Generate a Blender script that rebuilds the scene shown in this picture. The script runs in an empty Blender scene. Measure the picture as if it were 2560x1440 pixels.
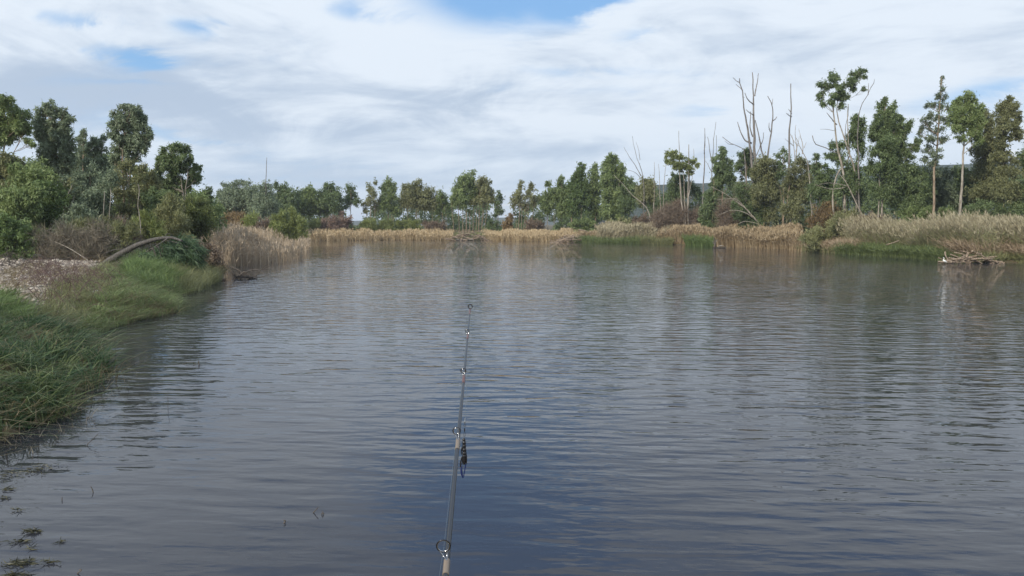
import bpy, math, random
import numpy as np
from math import radians, sin, cos, pi, atan2, asin

rng = np.random.default_rng(11)
S = bpy.context.scene
COL = S.collection

# ------------------------------------------------------------------ camera
F = 1850.0            # focal length in photograph pixels (2560 wide)
HC = 2.4              # eye height above the water
PITCH = math.atan((720 - 562) / F)
cam_d = bpy.data.cameras.new('camera')
cam = bpy.data.objects.new('camera', cam_d)
COL.objects.link(cam)
cam.location = (0, 0, HC)
cam.rotation_euler = (radians(90) - PITCH, 0, 0)
cam_d.sensor_width = 36.0
cam_d.lens = 36.0 * F / 2560
cam_d.clip_start = 0.05
cam_d.clip_end = 9000
S.camera = cam
S.view_settings.view_transform = 'Standard'
S.view_settings.look = 'None'
S.view_settings.gamma = 1
S.view_settings.exposure = 0.14
S.view_settings.use_curve_mapping = False
S.cycles.use_denoising = True
S.cycles.use_adaptive_sampling = False
S.cycles.volume_bounces = 1
S.cycles.max_bounces = 6
S.cycles.diffuse_bounces = 4
S.cycles.glossy_bounces = 3
S.cycles.transmission_bounces = 4
S.cycles.transparent_max_bounces = 6

SUN_EL, SUN_AZ = 32.0, -143.0      # azimuth clockwise from the view direction (+Y)

# ------------------------------------------------------------------ node helpers
def mathn(nt, op, a, b=None, c=None, clamp=False):
    n = nt.nodes.new('ShaderNodeMath'); n.operation = op; n.use_clamp = clamp
    for i, v in enumerate((a, b, c)):
        if v is None: continue
        if isinstance(v, (int, float)): n.inputs[i].default_value = v
        else: nt.links.new(v, n.inputs[i])
    return n.outputs[0]

def mixc(nt, f, a, b):
    n = nt.nodes.new('ShaderNodeMix'); n.data_type = 'RGBA'
    for i, v in ((0, f), (6, a), (7, b)):
        if isinstance(v, (int, float)): n.inputs[i].default_value = v
        elif isinstance(v, tuple): n.inputs[i].default_value = (v[0], v[1], v[2], 1)
        else: nt.links.new(v, n.inputs[i])
    return n.outputs[2]

def smooth(nt, x, lo, hi, a=0.0, b=1.0):
    n = nt.nodes.new('ShaderNodeMapRange'); n.interpolation_type = 'SMOOTHSTEP'
    nt.links.new(x, n.inputs[0])
    n.inputs[1].default_value = lo; n.inputs[2].default_value = hi
    n.inputs[3].default_value = a; n.inputs[4].default_value = b
    return n.outputs[0]

def noise(nt, vec, scale, detail=4, rough=0.5, dist=0.0):
    n = nt.nodes.new('ShaderNodeTexNoise')
    nt.links.new(vec, n.inputs['Vector'])
    n.inputs['Scale'].default_value = scale; n.inputs['Detail'].default_value = detail
    n.inputs['Roughness'].default_value = rough; n.inputs['Distortion'].default_value = dist
    return n.outputs[0]

def comb(nt, x, y, z=0.0):
    n = nt.nodes.new('ShaderNodeCombineXYZ')
    for i, v in enumerate((x, y, z)):
        if isinstance(v, (int, float)): n.inputs[i].default_value = v
        else: nt.links.new(v, n.inputs[i])
    return n.outputs[0]

# ------------------------------------------------------------------ sky
world = bpy.data.worlds.new('World'); S.world = world
world.use_nodes = True
wt = world.node_tree; wt.nodes.clear()
out = wt.nodes.new('ShaderNodeOutputWorld'); bg = wt.nodes.new('ShaderNodeBackground')
SKY_S = 0.10
bg.inputs[1].default_value = SKY_S
wt.links.new(bg.outputs[0], out.inputs[0])
sky = wt.nodes.new('ShaderNodeTexSky'); sky.sky_type = 'NISHITA'; sky.sun_disc = False
sky.sun_elevation = radians(SUN_EL); sky.sun_rotation = radians(SUN_AZ)
sky.air_density = 1.0; sky.dust_density = 0.6; sky.ozone_density = 1.2
tc = wt.nodes.new('ShaderNodeTexCoord')
nrm = wt.nodes.new('ShaderNodeVectorMath'); nrm.operation = 'NORMALIZE'
wt.links.new(tc.outputs['Generated'], nrm.inputs[0])
sep = wt.nodes.new('ShaderNodeSeparateXYZ'); wt.links.new(nrm.outputs[0], sep.inputs[0])
dx, dy, dz = sep.outputs
zc = mathn(wt, 'MAXIMUM', dz, 0.0)
az = mathn(wt, 'ARCTAN2', dx, dy)
el = mathn(wt, 'ARCSINE', zc)
den = mathn(wt, 'ADD', zc, 0.13)
px_ = mathn(wt, 'DIVIDE', dx, den); py_ = mathn(wt, 'DIVIDE', dy, den)
pv = comb(wt, mathn(wt, 'MULTIPLY', px_, 0.75), py_, 3.1)
n_big = noise(wt, pv, 0.55, 7, 0.55, 0.35)
n_fine = noise(wt, comb(wt, mathn(wt, 'ADD', px_, mathn(wt, 'MULTIPLY', py_, 0.5)), py_, 7.7), 1.5, 9, 0.66, 0.5)
n_lay = noise(wt, comb(wt, mathn(wt, 'MULTIPLY', az, 1.0), mathn(wt, 'MULTIPLY', el, 7.0), 1.3), 2.4, 8, 0.6, 0.6)
warp = mathn(wt, 'MULTIPLY', mathn(wt, 'SUBTRACT', n_fine, 0.5), 0.26)
warp2 = mathn(wt, 'MULTIPLY', mathn(wt, 'SUBTRACT', n_big, 0.5), 0.20)

def direl(px, py):
    return math.atan2(px - 1280, F), math.atan2(562 - py, math.hypot(F, px - 1280))

def spot(px, py, wx, wy, slope=0.0):
    a0, e0 = direl(px, py)
    da = mathn(wt, 'ADD', mathn(wt, 'SUBTRACT', az, a0), warp)
    de = mathn(wt, 'ADD', mathn(wt, 'SUBTRACT', el, e0), mathn(wt, 'MULTIPLY', warp2, 0.55))
    if slope:
        de = mathn(wt, 'SUBTRACT', de, mathn(wt, 'MULTIPLY', da, slope))
    a = mathn(wt, 'POWER', mathn(wt, 'ABSOLUTE', mathn(wt, 'MULTIPLY', da, F / wx)), 2.0)
    b = mathn(wt, 'POWER', mathn(wt, 'ABSOLUTE', mathn(wt, 'MULTIPLY', de, F / wy)), 2.0)
    r = mathn(wt, 'ADD', a, b)
    return mathn(wt, 'EXPONENT', mathn(wt, 'MULTIPLY', r, -1.0))

# gaps of blue between the clouds: (px, py, half width, half height, strength, slope)
holes = None
for (x, y, wx, wy, s, sl) in [(1250, 10, 170, 62, 1.08, 0.1), (930, 25, 85, 28, 0.7, 0.0), (1420, 45, 80, 30, 0.8, 0.1), (1160, -130, 290, 85, 1.15, 0.15), (1270, -290, 230, 85, 1.0, -0.2),
                              (300, 155, 50, 30, 0.75, 0.0), (485, 64, 66, 28, 0.68, 0.0), (190, 50, 56, 22, 0.6, 0.0),
                              (1560, 100, 60, 14, 0.35, 0.2), (1750, 285, 110, 22, 0.32, 0.0), (2490, 215, 240, 28, 0.45, 0.25),
                              (1370, 185, 110, 20, 0.30, -0.1), (470, 345, 150, 13, 0.5, 0.0), (330, 228, 130, 8, 0.3, 0.05),
                              (640, 432, 190, 14, 0.35, 0.0), (1500, 10, 90, 26, 0.55, 0.0), (2380, 310, 200, 30, 0.3, 0.1),
                              (2100, -420, 420, 90, 0.5, 0.0), (300, -500, 500, 90, 0.5, 0.0)]:
    h = mathn(wt, 'MULTIPLY', spot(x, y, wx, wy, sl), s)
    holes = h if holes is None else mathn(wt, 'ADD', holes, h)
cov = mathn(wt, 'ADD', mathn(wt, 'MULTIPLY', n_fine, 0.75), mathn(wt, 'MULTIPLY', n_big, 0.75))     # about 0.75
cov = mathn(wt, 'SUBTRACT', cov, mathn(wt, 'MULTIPLY', holes, 0.52))
cov = mathn(wt, 'SUBTRACT', cov, smooth(wt, el, 0.30, 0.75, 0.0, 0.12))
alpha = smooth(wt, cov, 0.28, 0.72)
alpha = mathn(wt, 'MULTIPLY', alpha, 0.95)
K = 1.0 / SKY_S
def kc(r, g, b): return (r * K, g * K, b * K)
n_soft = noise(wt, comb(wt, mathn(wt, 'MULTIPLY', az, 3.2), mathn(wt, 'MULTIPLY', el, 8.5), 5.3), 1.6, 6, 0.6, 0.9)
shade = mathn(wt, 'ADD', mathn(wt, 'MULTIPLY', n_lay, 0.25), mathn(wt, 'ADD', mathn(wt, 'MULTIPLY', n_soft, 0.45), mathn(wt, 'MULTIPLY', n_fine, 0.3)))
grey = None
for (x, y, wx, wy, s) in [(620, 290, 420, 70, 0.7), (800, 440, 430, 34, 1.0), (60, 250, 260, 60, 0.55), (1080, 240, 200, 30, 0.6),
                          (420, 260, 250, 34, 0.4), (620, 180, 300, 40, 0.35), (1300, 360, 420, 26, 0.35)]:
    g = mathn(wt, 'MULTIPLY', spot(x, y, wx, wy), s)
    grey = g if grey is None else mathn(wt, 'ADD', grey, g)
shade2 = mathn(wt, 'SUBTRACT', mathn(wt, 'ADD', shade, 0.02), mathn(wt, 'MULTIPLY', grey, 0.20))
cl = mixc(wt, smooth(wt, shade2, 0.33, 0.56), kc(0.44, 0.535, 0.67), kc(0.77, 0.84, 0.92))
cl = mixc(wt, smooth(wt, el, 0.28, 0.6, 0.0, 0.6), cl, kc(0.60, 0.69, 0.86))
# towards the right and the horizon the veil is a thinner blue white
hor = smooth(wt, el, 0.0, 0.16, 1.0, 0.0)
cl = mixc(wt, mathn(wt, 'MULTIPLY', hor, 0.5), cl, kc(0.60, 0.74, 0.90))
skyc = mixc(wt, 0.70, sky.outputs[0], mixc(wt, smooth(wt, el, 0.22, 0.42), kc(0.23, 0.50, 0.88), kc(0.19, 0.44, 0.93)))
col = mixc(wt, alpha, skyc, cl)
# small far cumulus heads just above the treetops
puff = mathn(wt, 'ADD', spot(1256, 505, 26, 22), spot(2552, 392, 34, 26))
col = mixc(wt, mathn(wt, 'MULTIPLY', smooth(wt, puff, 0.35, 0.6), 0.9), col, kc(0.85, 0.9, 0.95))
wt.links.new(col, bg.inputs[0])

sun_d = bpy.data.lights.new('sun', 'SUN'); sun_d.energy = 3.6; sun_d.angle = radians(0.6); sun_d.color = (1.0, 0.93, 0.82)
sun = bpy.data.objects.new('sun', sun_d); COL.objects.link(sun)
a_, e_ = radians(SUN_AZ), radians(SUN_EL)
sd = np.array([sin(a_) * cos(e_), cos(a_) * cos(e_), sin(e_)])
from mathutils import Vector
sun.rotation_euler = Vector(-sd).to_track_quat('-Z', 'Y').to_euler()
sun.location = (-30, -20, 40)

# ------------------------------------------------------------------ projection helpers
UP = np.array([0, sin(PITCH), cos(PITCH)]); FW = np.array([0, cos(PITCH), -sin(PITCH)]); RT = np.array([1.0, 0, 0])
CAM = np.array([0, 0, HC])
def ray(px, py): return FW + RT * ((px - 1280) / F) + UP * ((720 - py) / F)
def P(px, py, D):
    r = ray(px, py); return CAM + r * (D / r[1])
def G(px, py, z=0.0):
    r = ray(px, py); return CAM + r * ((z - HC) / r[2])

# ------------------------------------------------------------------ mesh helpers
def mesh_from(name, parts, smooth_=False):
    """parts: list of (V (n,3), Fc (m,k), vals (m,) or None)"""
    Vs, loops, starts, vals = [], [], [], []
    off = 0; lo = 0
    for p in parts:
        V, Fc = np.asarray(p[0], float), np.asarray(p[1], int)
        if len(Fc) == 0: continue
        v = p[2] if len(p) > 2 and p[2] is not None else np.full(len(Fc), 0.5)
        Vs.append(V); loops.append((Fc + off).ravel()); k = Fc.shape[1]
        starts.append(lo + np.arange(len(Fc)) * k); lo += Fc.size; off += len(V); vals.append(v)
    me = bpy.data.meshes.new(name)
    V = np.concatenate(Vs); L = np.concatenate(loops); St = np.concatenate(starts); va = np.concatenate(vals)
    me.vertices.add(len(V)); me.vertices.foreach_set('co', V.astype(np.float32).ravel())
    me.loops.add(len(L)); me.loops.foreach_set('vertex_index', L.astype(np.int32))
    me.polygons.add(len(St)); me.polygons.foreach_set('loop_start', St.astype(np.int32))
    at = me.attributes.new('v', 'FLOAT', 'FACE'); at.data.foreach_set('value', va.astype(np.float32))
    me.update(calc_edges=True)
    if smooth_: me.polygons.foreach_set('use_smooth', np.ones(len(St), bool))
    return me

def obj(name, me, mat, parent=None, loc=None, **tags):
    o = bpy.data.objects.new(name, me); COL.objects.link(o)
    if me is not None and mat is not None: me.materials.append(mat)
    if parent is not None: o.parent = parent
    if loc is not None: o.location = loc
    for k, v in tags.items():
        if v is not None: o[k] = v
    return o

def thing(name, loc, label, category, group=None):
    o = bpy.data.objects.new(name, None); COL.objects.link(o); o.location = loc
    o.empty_display_size = 0.3
    o['label'] = label; o['category'] = category
    if group: o['group'] = group
    return o

def nrmz(a): return a / np.maximum(np.linalg.norm(a, axis=-1, keepdims=True), 1e-9)

def tube(pts, radii, sides=7, cap=True):
    pts = np.asarray(pts, float); n = len(pts); radii = np.broadcast_to(np.asarray(radii, float), (n,))
    t = nrmz(np.gradient(pts, axis=0))
    ref = np.array([0.31, 0.95, 0.05]) if abs(t[0][1]) < 0.9 else np.array([1.0, 0, 0.1])
    u = nrmz(np.cross(t, ref)); w = np.cross(t, u)
    ang = np.arange(sides) * 2 * pi / sides
    V = pts[:, None] + radii[:, None, None] * (np.cos(ang)[None, :, None] * u[:, None] + np.sin(ang)[None, :, None] * w[:, None])
    V = V.reshape(-1, 3)
    i = np.arange(n - 1)[:, None] * sides; j = np.arange(sides)[None]; j2 = (j + 1) % sides
    Fq = np.stack([i + j, i + j2, i + sides + j2, i + sides + j], -1).reshape(-1, 4)
    out_ = [(V, Fq)]
    if cap:
        c0 = np.arange(sides)[::-1][None]; c1 = (np.arange(sides) + (n - 1) * sides)[None]
        out_.append((V, np.concatenate([c0, c1])))
    return out_

def smooth_path(ctrl, n, wob=0.0):
    c = np.asarray(ctrl, float); m = len(c)
    s = np.concatenate([[0], np.cumsum(np.linalg.norm(np.diff(c, axis=0), axis=1))]); s /= max(s[-1], 1e-9)
    t = np.linspace(0, 1, n)
    if m > 2:
        d = np.gradient(c, s, axis=0)
        k = np.clip(np.searchsorted(s, t, 'right') - 1, 0, m - 2)
        h = (s[k + 1] - s[k])[:, None]; x = ((t - s[k])[:, None]) / np.maximum(h, 1e-9)
        pts = (2*x**3-3*x**2+1)*c[k] + (x**3-2*x**2+x)*h*d[k]*0.8 + (-2*x**3+3*x**2)*c[k+1] + (x**3-x**2)*h*d[k+1]*0.8
    else:
        pts = c[0] + (c[1] - c[0]) * t[:, None]
    if wob:
        L = np.linalg.norm(c[-1] - c[0])
        w = np.cumsum(rng.normal(size=(n, 3)), axis=0); w -= w[0] + (w[-1] - w[0]) * t[:, None]
        pts = pts + w * wob * L / n
    return pts

def leaves(c, axis, length, width, v, tri=True):
    n = len(c); axis = nrmz(axis)
    w = nrmz(np.cross(axis, rng.normal(size=(n, 3))))
    L = np.broadcast_to(np.asarray(length, float), (n,))[:, None]; W = np.broadcast_to(np.asarray(width, float), (n,))[:, None]
    if tri:
        b = c + w * W * 0.5; d = c + axis * L * 0.25 - w * W * 0.5; e = c + axis * L
        V = np.stack([b, e, d], 1).reshape(-1, 3)
        return (V, np.arange(n * 3).reshape(n, 3), v)
    a = c; b = c + axis * L * 0.45 + w * W * 0.5; d = c + axis * L * 0.45 - w * W * 0.5; e = c + axis * L
    V = np.stack([a, b, e, d], 1).reshape(-1, 3)
    return (V, np.arange(n * 4).reshape(n, 4), v)

def blades(base, height, lean, width, v, seg=3, droop=0.5):
    """base (n,3); lean (n,2) horizontal displacement of the tip in metres; droop bends the tip over"""
    n = len(base); height = np.broadcast_to(height, (n,)); width = np.broadcast_to(width, (n,))
    t = np.linspace(0, 1, seg + 1)[None, :]
    h = height[:, None]
    x = base[:, 0:1] + lean[:, 0:1] * t ** 1.8; y = base[:, 1:2] + lean[:, 1:2] * t ** 1.8
    z = base[:, 2:3] + h * (t - droop * t ** 3 * 0.5)
    P_ = np.stack([x, y, z], -1)
    ang = rng.uniform(0, pi, n); wd = np.stack([np.cos(ang), np.sin(ang), np.zeros(n)], -1)[:, None, :]
    wt_ = (width[:, None] * (1 - 0.9 * t ** 1.5))[..., None] * 0.5
    A = P_ - wd * wt_; B = P_ + wd * wt_
    V = np.stack([A, B], 2).reshape(n, (seg + 1) * 2, 3)
    k = np.arange(seg) * 2
    q = np.stack([k, k + 1, k + 3, k + 2], -1)[None] + (np.arange(n) * (seg + 1) * 2)[:, None, None]
    return (V.reshape(-1, 3), q.reshape(-1, 4), np.repeat(v, seg))

# ------------------------------------------------------------------ shoreline and ground
shore_px = [(-420, 1250), (-150, 1170), (0, 1095), (95, 1062), (180, 1000), (250, 940), (215, 880), (205, 840), (330, 800), (430, 782), (408, 752),
            (455, 730), (525, 695), (560, 678), (600, 655), (640, 640), (690, 628), (740, 612), (775, 602), (1000, 600), (1100, 600.5), (1210, 601), (1300, 603),
            (1420, 604), (1500, 608), (1620, 610), (1700, 612), (1790, 617), (1880, 620), (1960, 624), (2040, 630), (2150, 637), (2260, 642),
            (2350, 652), (2440, 658), (2520, 655), (2640, 662), (2900, 680)]
shore = [tuple(G(x, y)[:2]) for x, y in shore_px]
shore += [(48, 22), (40, 4), (22, 1.2), (0, 2.6), (-4, 3.5)]
SH = np.array(shore)
def sdf(x, y):
    x = np.asarray(x, float); y = np.asarray(y, float)
    best = np.full(x.shape, 1e9); inside = np.zeros(x.shape, bool)
    n = len(SH)
    for i in range(n):
        a = SH[i]; b = SH[(i + 1) % n]; d = b - a
        t = np.clip(((x - a[0]) * d[0] + (y - a[1]) * d[1]) / (d @ d), 0, 1)
        best = np.minimum(best, np.hypot(x - a[0] - t * d[0], y - a[1] - t * d[1]))
        cond = ((a[1] > y) != (b[1] > y))
        with np.errstate(divide='ignore', invalid='ignore'):
            xi = a[0] + (y - a[1]) / (b[1] - a[1] + 1e-12) * d[0]
        inside ^= cond & (x < xi)
    return np.where(inside, -best, best)
def lumps(x, y):
    return (np.sin(x * 0.83 + 1.3) * np.cos(y * 0.71) + 0.6 * np.sin(x * 1.9 + y * 1.3) + 0.4 * np.sin(x * 3.7 - y * 2.9 + 2))
def plateau(x, y):
    left = 1 / (1 + np.exp((x + 8) / 3.0)) * 1 / (1 + np.exp((y - 60) / 6))
    return 0.5 + 0.35 * left
def height(x, y):
    d = sdf(x, y)
    h = plateau(x, y) * (1 - np.exp(-np.maximum(d, 0) / 1.6)) + 0.035 * lumps(x, y) * np.clip(d / 1.5, 0, 1)
    h = h + 0.004 * np.clip(d - 30, 0, 400)
    return np.where(d < 0, np.maximum(d * 0.35, -1.2) , h)
def gz(x, y): return float(height(np.array([x]), np.array([y]))[0])

def axis_grid(lo, hi, n, c, a):
    u = np.linspace(math.asinh((lo - c) / a), math.asinh((hi - c) / a), n)
    return c + a * np.sinh(u)
gx = axis_grid(-1600, 1800, 240, -4, 9); gy = axis_grid(-300, 3200, 270, 14, 11)
GX, GY = np.meshgrid(gx, gy)
GZ = height(GX, GY)
nx, ny = len(gx), len(gy)
V = np.stack([GX, GY, GZ], -1).reshape(-1, 3)
ii = (np.arange(ny - 1)[:, None] * nx + np.arange(nx - 1)[None]).ravel()
Fq = np.stack([ii, ii + 1, ii + nx + 1, ii + nx], -1)
c4 = V[Fq].mean(1)
gc = G(120, 690, 0.8)
gp = np.array([G(a, b, 0.85)[:2] for a, b in [(-200, 655), (40, 640), (270, 655), (275, 700), (200, 740), (120, 750), (-60, 760)]])
def inpoly(x, y, poly):
    ins = np.zeros(x.shape, bool)
    for i in range(len(poly)):
        a, b = poly[i], poly[(i + 1) % len(poly)]
        cnd = (a[1] > y) != (b[1] > y)
        ins ^= cnd & (x < a[0] + (y - a[1]) / (b[1] - a[1] + 1e-12) * (b[0] - a[0]))
    return ins
gv = np.where(inpoly(c4[:, 0] + 0.5 * np.sin(c4[:, 1] * 1.3), c4[:, 1] + 0.8 * np.sin(c4[:, 0] * 1.1), gp), 1.0, 0.0)

def material(name):
    m = bpy.data.materials.new(name); m.use_nodes = True
    nt = m.node_tree; b = nt.nodes['Principled BSDF']
    return m, nt, b
def geo(nt):
    return nt.nodes.new('ShaderNodeNewGeometry').outputs['Position']
def attr_v(nt):
    a = nt.nodes.new('ShaderNodeAttribute'); a.attribute_name = 'v'; return a.outputs['Fac']

m_ground, nt, b = material('soil')
pos = geo(nt); n1 = noise(nt, pos, 0.6, 6); n2 = noise(nt, pos, 9, 6, 0.65); n3 = noise(nt, pos, 45, 3, 0.6)
soil = mixc(nt, smooth(nt, n1, 0.35, 0.65), (0.10, 0.075, 0.045), (0.16, 0.12, 0.075))
soil = mixc(nt, smooth(nt, n2, 0.45, 0.62), soil, (0.085, 0.09, 0.04))
grav = mixc(nt, smooth(nt, n2, 0.38, 0.62), (0.20, 0.155, 0.115), (0.42, 0.36, 0.29))
grav = mixc(nt, smooth(nt, n3, 0.5, 0.68), grav, (0.55, 0.50, 0.42))
f = smooth(nt, mathn(nt, 'ADD', attr_v(nt), mathn(nt, 'MULTIPLY', mathn(nt, 'SUBTRACT', n2, 0.5), 0.6)), 0.4, 0.6)
nt.links.new(mixc(nt, f, soil, grav), b.inputs['Base Color'])
b.inputs['Roughness'].default_value = 0.95; b.inputs['Specular IOR Level'].default_value = 0.2
bm_ = nt.nodes.new('ShaderNodeBump'); bm_.inputs['Strength'].default_value = 0.7; bm_.inputs['Distance'].default_value = 0.05
nt.links.new(n2, bm_.inputs['Height']); nt.links.new(bm_.outputs[0], b.inputs['Normal'])
obj('ground', mesh_from('ground', [(V, Fq, gv)], True), m_ground, kind='structure')

# ------------------------------------------------------------------ water
m_water, nt, b = material('pond_water')
b.inputs['Base Color'].default_value = (0.033, 0.035, 0.041, 1)
b.inputs['Roughness'].default_value = 0.015
b.inputs['IOR'].default_value = 1.333
pos = geo(nt)
sp = nt.nodes.new('ShaderNodeSeparateXYZ'); nt.links.new(pos, sp.inputs[0]); X, Y, Z = sp.outputs
# the wind drives low crests towards the camera; crests run nearly left to right
tilt = mathn(nt, 'ADD', Y, mathn(nt, 'MULTIPLY', X, 0.06))
w1 = noise(nt, comb(nt, mathn(nt, 'MULTIPLY', X, 1.15), mathn(nt, 'MULTIPLY', tilt, 4.3), 0), 1.0, 1, 0.45, 0.25)
w2 = noise(nt, comb(nt, mathn(nt, 'MULTIPLY', X, 2.8), mathn(nt, 'MULTIPLY', tilt, 8.5), 4), 1.0, 2, 0.5, 0.2)
w3 = noise(nt, comb(nt, mathn(nt, 'MULTIPLY', X, 5.0), mathn(nt, 'MULTIPLY', tilt, 13.0), 9), 1.0, 2, 0.5, 0.1)
wA = noise(nt, comb(nt, mathn(nt, 'MULTIPLY', X, 2.1), mathn(nt, 'MULTIPLY', tilt, 2.0), 6), 1.0, 2, 0.5, 0.2)
wB = noise(nt, comb(nt, mathn(nt, 'MULTIPLY', X, 1.3), mathn(nt, 'MULTIPLY', tilt, 0.75), 16), 1.0, 2, 0.55, 0.2)
gust = noise(nt, comb(nt, mathn(nt, 'MULTIPLY', X, 0.055), mathn(nt, 'MULTIPLY', Y, 0.11), 2), 1.0, 3, 0.55, 0.4)
gustf = smooth(nt, gust, 0.32, 0.66, 0.55, 1.25)
near = smooth(nt, Y, 5.0, 14.0, 0.70, 1.1)
fA = smooth(nt, Y, 9.0, 30.0, 0.25, 1.25)
fB = smooth(nt, Y, 22.0, 55.0, 0.1, 2.7)
fine = smooth(nt, Y, 22.0, 60.0, 1.0, 0.35)
# sheltered strip under the far and right banks (distance to the shore is baked per face in 'v')
shel = smooth(nt, attr_v(nt), 0.0, 1.0, 0.10, 1.0)
amp = mathn(nt, 'MULTIPLY', mathn(nt, 'MULTIPLY', gustf, near), shel)
hgt = mathn(nt, 'ADD', w1, mathn(nt, 'ADD', mathn(nt, 'MULTIPLY', w2, 0.32), mathn(nt, 'MULTIPLY', w3, 0.07)))
hgt = mathn(nt, 'ADD', mathn(nt, 'MULTIPLY', hgt, fine), mathn(nt, 'ADD', mathn(nt, 'MULTIPLY', wA, fA), mathn(nt, 'MULTIPLY', wB, fB)))
hgt = mathn(nt, 'MULTIPLY', mathn(nt, 'SUBTRACT', hgt, 0.7), amp)
bm_ = nt.nodes.new('ShaderNodeBump'); bm_.inputs['Strength'].default_value = 1.0; bm_.inputs['Distance'].default_value = 0.028
nt.links.new(hgt, bm_.inputs['Height']); nt.links.new(bm_.outputs[0], b.inputs['Normal'])
wx_ = np.linspace(-75, 95, 120); wy_ = axis_grid(-3, 150, 200, 4, 20)
WX, WY = np.meshgrid(wx_, wy_); V = np.stack([WX, WY, WX * 0], -1).reshape(-1, 3)
nx = len(wx_); ii = (np.arange(len(wy_) - 1)[:, None] * nx + np.arange(nx - 1)[None]).ravel()
Fq = np.stack([ii, ii + 1, ii + nx + 1, ii + nx], -1); c4 = V[Fq].mean(1)
dsh = -sdf(c4[:, 0], c4[:, 1])
wid = np.interp(c4[:, 1], [8, 20, 50, 90, 118], [0.5, 1.5, 7, 11, 17])
wv = np.clip(dsh / wid, 0, 1)
keep = dsh > -4
obj('water', mesh_from('water', [(V, Fq[keep], wv[keep])], True), m_water, kind='structure')

# ------------------------------------------------------------------ plant materials
def leaf_mat(name, a, bcol, c, transl=0.40, rough=0.5):
    m = bpy.data.materials.new(name); m.use_nodes = True; nt = m.node_tree; nt.nodes.clear()
    if transl and 'reed' not in name and 'dry' not in name: a, bcol, c = [tuple(x * (1.35 if 'dark_bank' in name else 1.7 if 'grass' in name else 2.15) for x in q) for q in (a, bcol, c)]
    o = nt.nodes.new('ShaderNodeOutputMaterial')
    v = attr_v(nt)
    r = nt.nodes.new('ShaderNodeValToRGB'); nt.links.new(v, r.inputs[0])
    e = r.color_ramp.elements
    e[0].position = 0.0; e[0].color = (*a, 1); e[1].position = 1.0; e[1].color = (*c, 1)
    x = r.color_ramp.elements.new(0.5); x.color = (*bcol, 1)
    p = nt.nodes.new('ShaderNodeBsdfPrincipled'); p.inputs['Roughness'].default_value = rough
    p.inputs['Specular IOR Level'].default_value = 0.35
    t = nt.nodes.new('ShaderNodeBsdfTranslucent')
    nt.links.new(r.outputs[0], p.inputs['Base Color']); nt.links.new(r.outputs[0], t.inputs['Color'])
    mx = nt.nodes.new('ShaderNodeMixShader'); mx.inputs[0].default_value = transl
    nt.links.new(p.outputs[0], mx.inputs[1]); nt.links.new(t.outputs[0], mx.inputs[2]); nt.links.new(mx.outputs[0], o.inputs[0])
    return m
LM = {
 'dark':   leaf_mat('dark_leaf', (0.04, 0.056, 0.024), (0.068, 0.092, 0.038), (0.118, 0.15, 0.068)),
 'grey':   leaf_mat('grey_green_leaf', (0.07, 0.086, 0.052), (0.108, 0.132, 0.08), (0.18, 0.212, 0.14)),
 'mid':    leaf_mat('mid_green_leaf', (0.06, 0.08, 0.03), (0.098, 0.126, 0.047), (0.16, 0.195, 0.082)),
 'olive':  leaf_mat('olive_leaf', (0.080, 0.085, 0.040), (0.120, 0.125, 0.058), (0.175, 0.175, 0.085)),
 'bright': leaf_mat('bright_leaf', (0.048, 0.07, 0.024), (0.076, 0.108, 0.036), (0.128, 0.168, 0.064)),
 'lime':   leaf_mat('lime_leaf', (0.08, 0.094, 0.032), (0.118, 0.136, 0.045), (0.17, 0.19, 0.07)),
 'teal':   leaf_mat('needle_leaf', (0.024, 0.042, 0.02), (0.038, 0.064, 0.03), (0.065, 0.095, 0.048)),
 'brown':  leaf_mat('brown_leaf', (0.070, 0.052, 0.036), (0.110, 0.082, 0.058), (0.190, 0.150, 0.110)),
 'rust':   leaf_mat('rust_leaf', (0.085, 0.060, 0.030), (0.135, 0.095, 0.045), (0.200, 0.150, 0.070)),
 'pink':   leaf_mat('pink_brown_leaf', (0.095, 0.070, 0.055), (0.150, 0.108, 0.085), (0.220, 0.160, 0.125)),
 'yellow': leaf_mat('yellow_green_leaf', (0.065, 0.078, 0.028), (0.105, 0.122, 0.042), (0.165, 0.182, 0.07)),
 'twig':   leaf_mat('twig_brown', (0.125, 0.105, 0.076), (0.185, 0.16, 0.118), (0.275, 0.245, 0.185), 0.0, 0.8),
 'redtwig': leaf_mat('red_twig', (0.135, 0.098, 0.07), (0.19, 0.145, 0.105), (0.27, 0.22, 0.165), 0.0, 0.8),
 'reed':   leaf_mat('dry_reed', (0.24, 0.178, 0.112), (0.38, 0.292, 0.195), (0.55, 0.45, 0.325), 0.15, 0.7),
 'reedgold': leaf_mat('golden_reed', (0.31, 0.23, 0.125), (0.47, 0.36, 0.21), (0.62, 0.5, 0.32), 0.15, 0.7),
 'reedrust': leaf_mat('rusty_reed', (0.2, 0.143, 0.08), (0.31, 0.232, 0.135), (0.44, 0.352, 0.23), 0.15, 0.7),
 'reedgrey': leaf_mat('grey_reed', (0.178, 0.15, 0.09), (0.29, 0.252, 0.157), (0.43, 0.385, 0.262), 0.12, 0.75),
 'grass':  leaf_mat('bank_grass', (0.06, 0.08, 0.028), (0.094, 0.122, 0.044), (0.165, 0.198, 0.088)),
 'grass_shade': leaf_mat('dark_bank_grass', (0.026, 0.052, 0.02), (0.046, 0.09, 0.033), (0.105, 0.152, 0.064)),  # near bank grass, cloud shade put into its leaf colour
 'straw':  leaf_mat('dry_grass', (0.160, 0.125, 0.065), (0.240, 0.195, 0.105), (0.340, 0.285, 0.170)),
}
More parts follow.
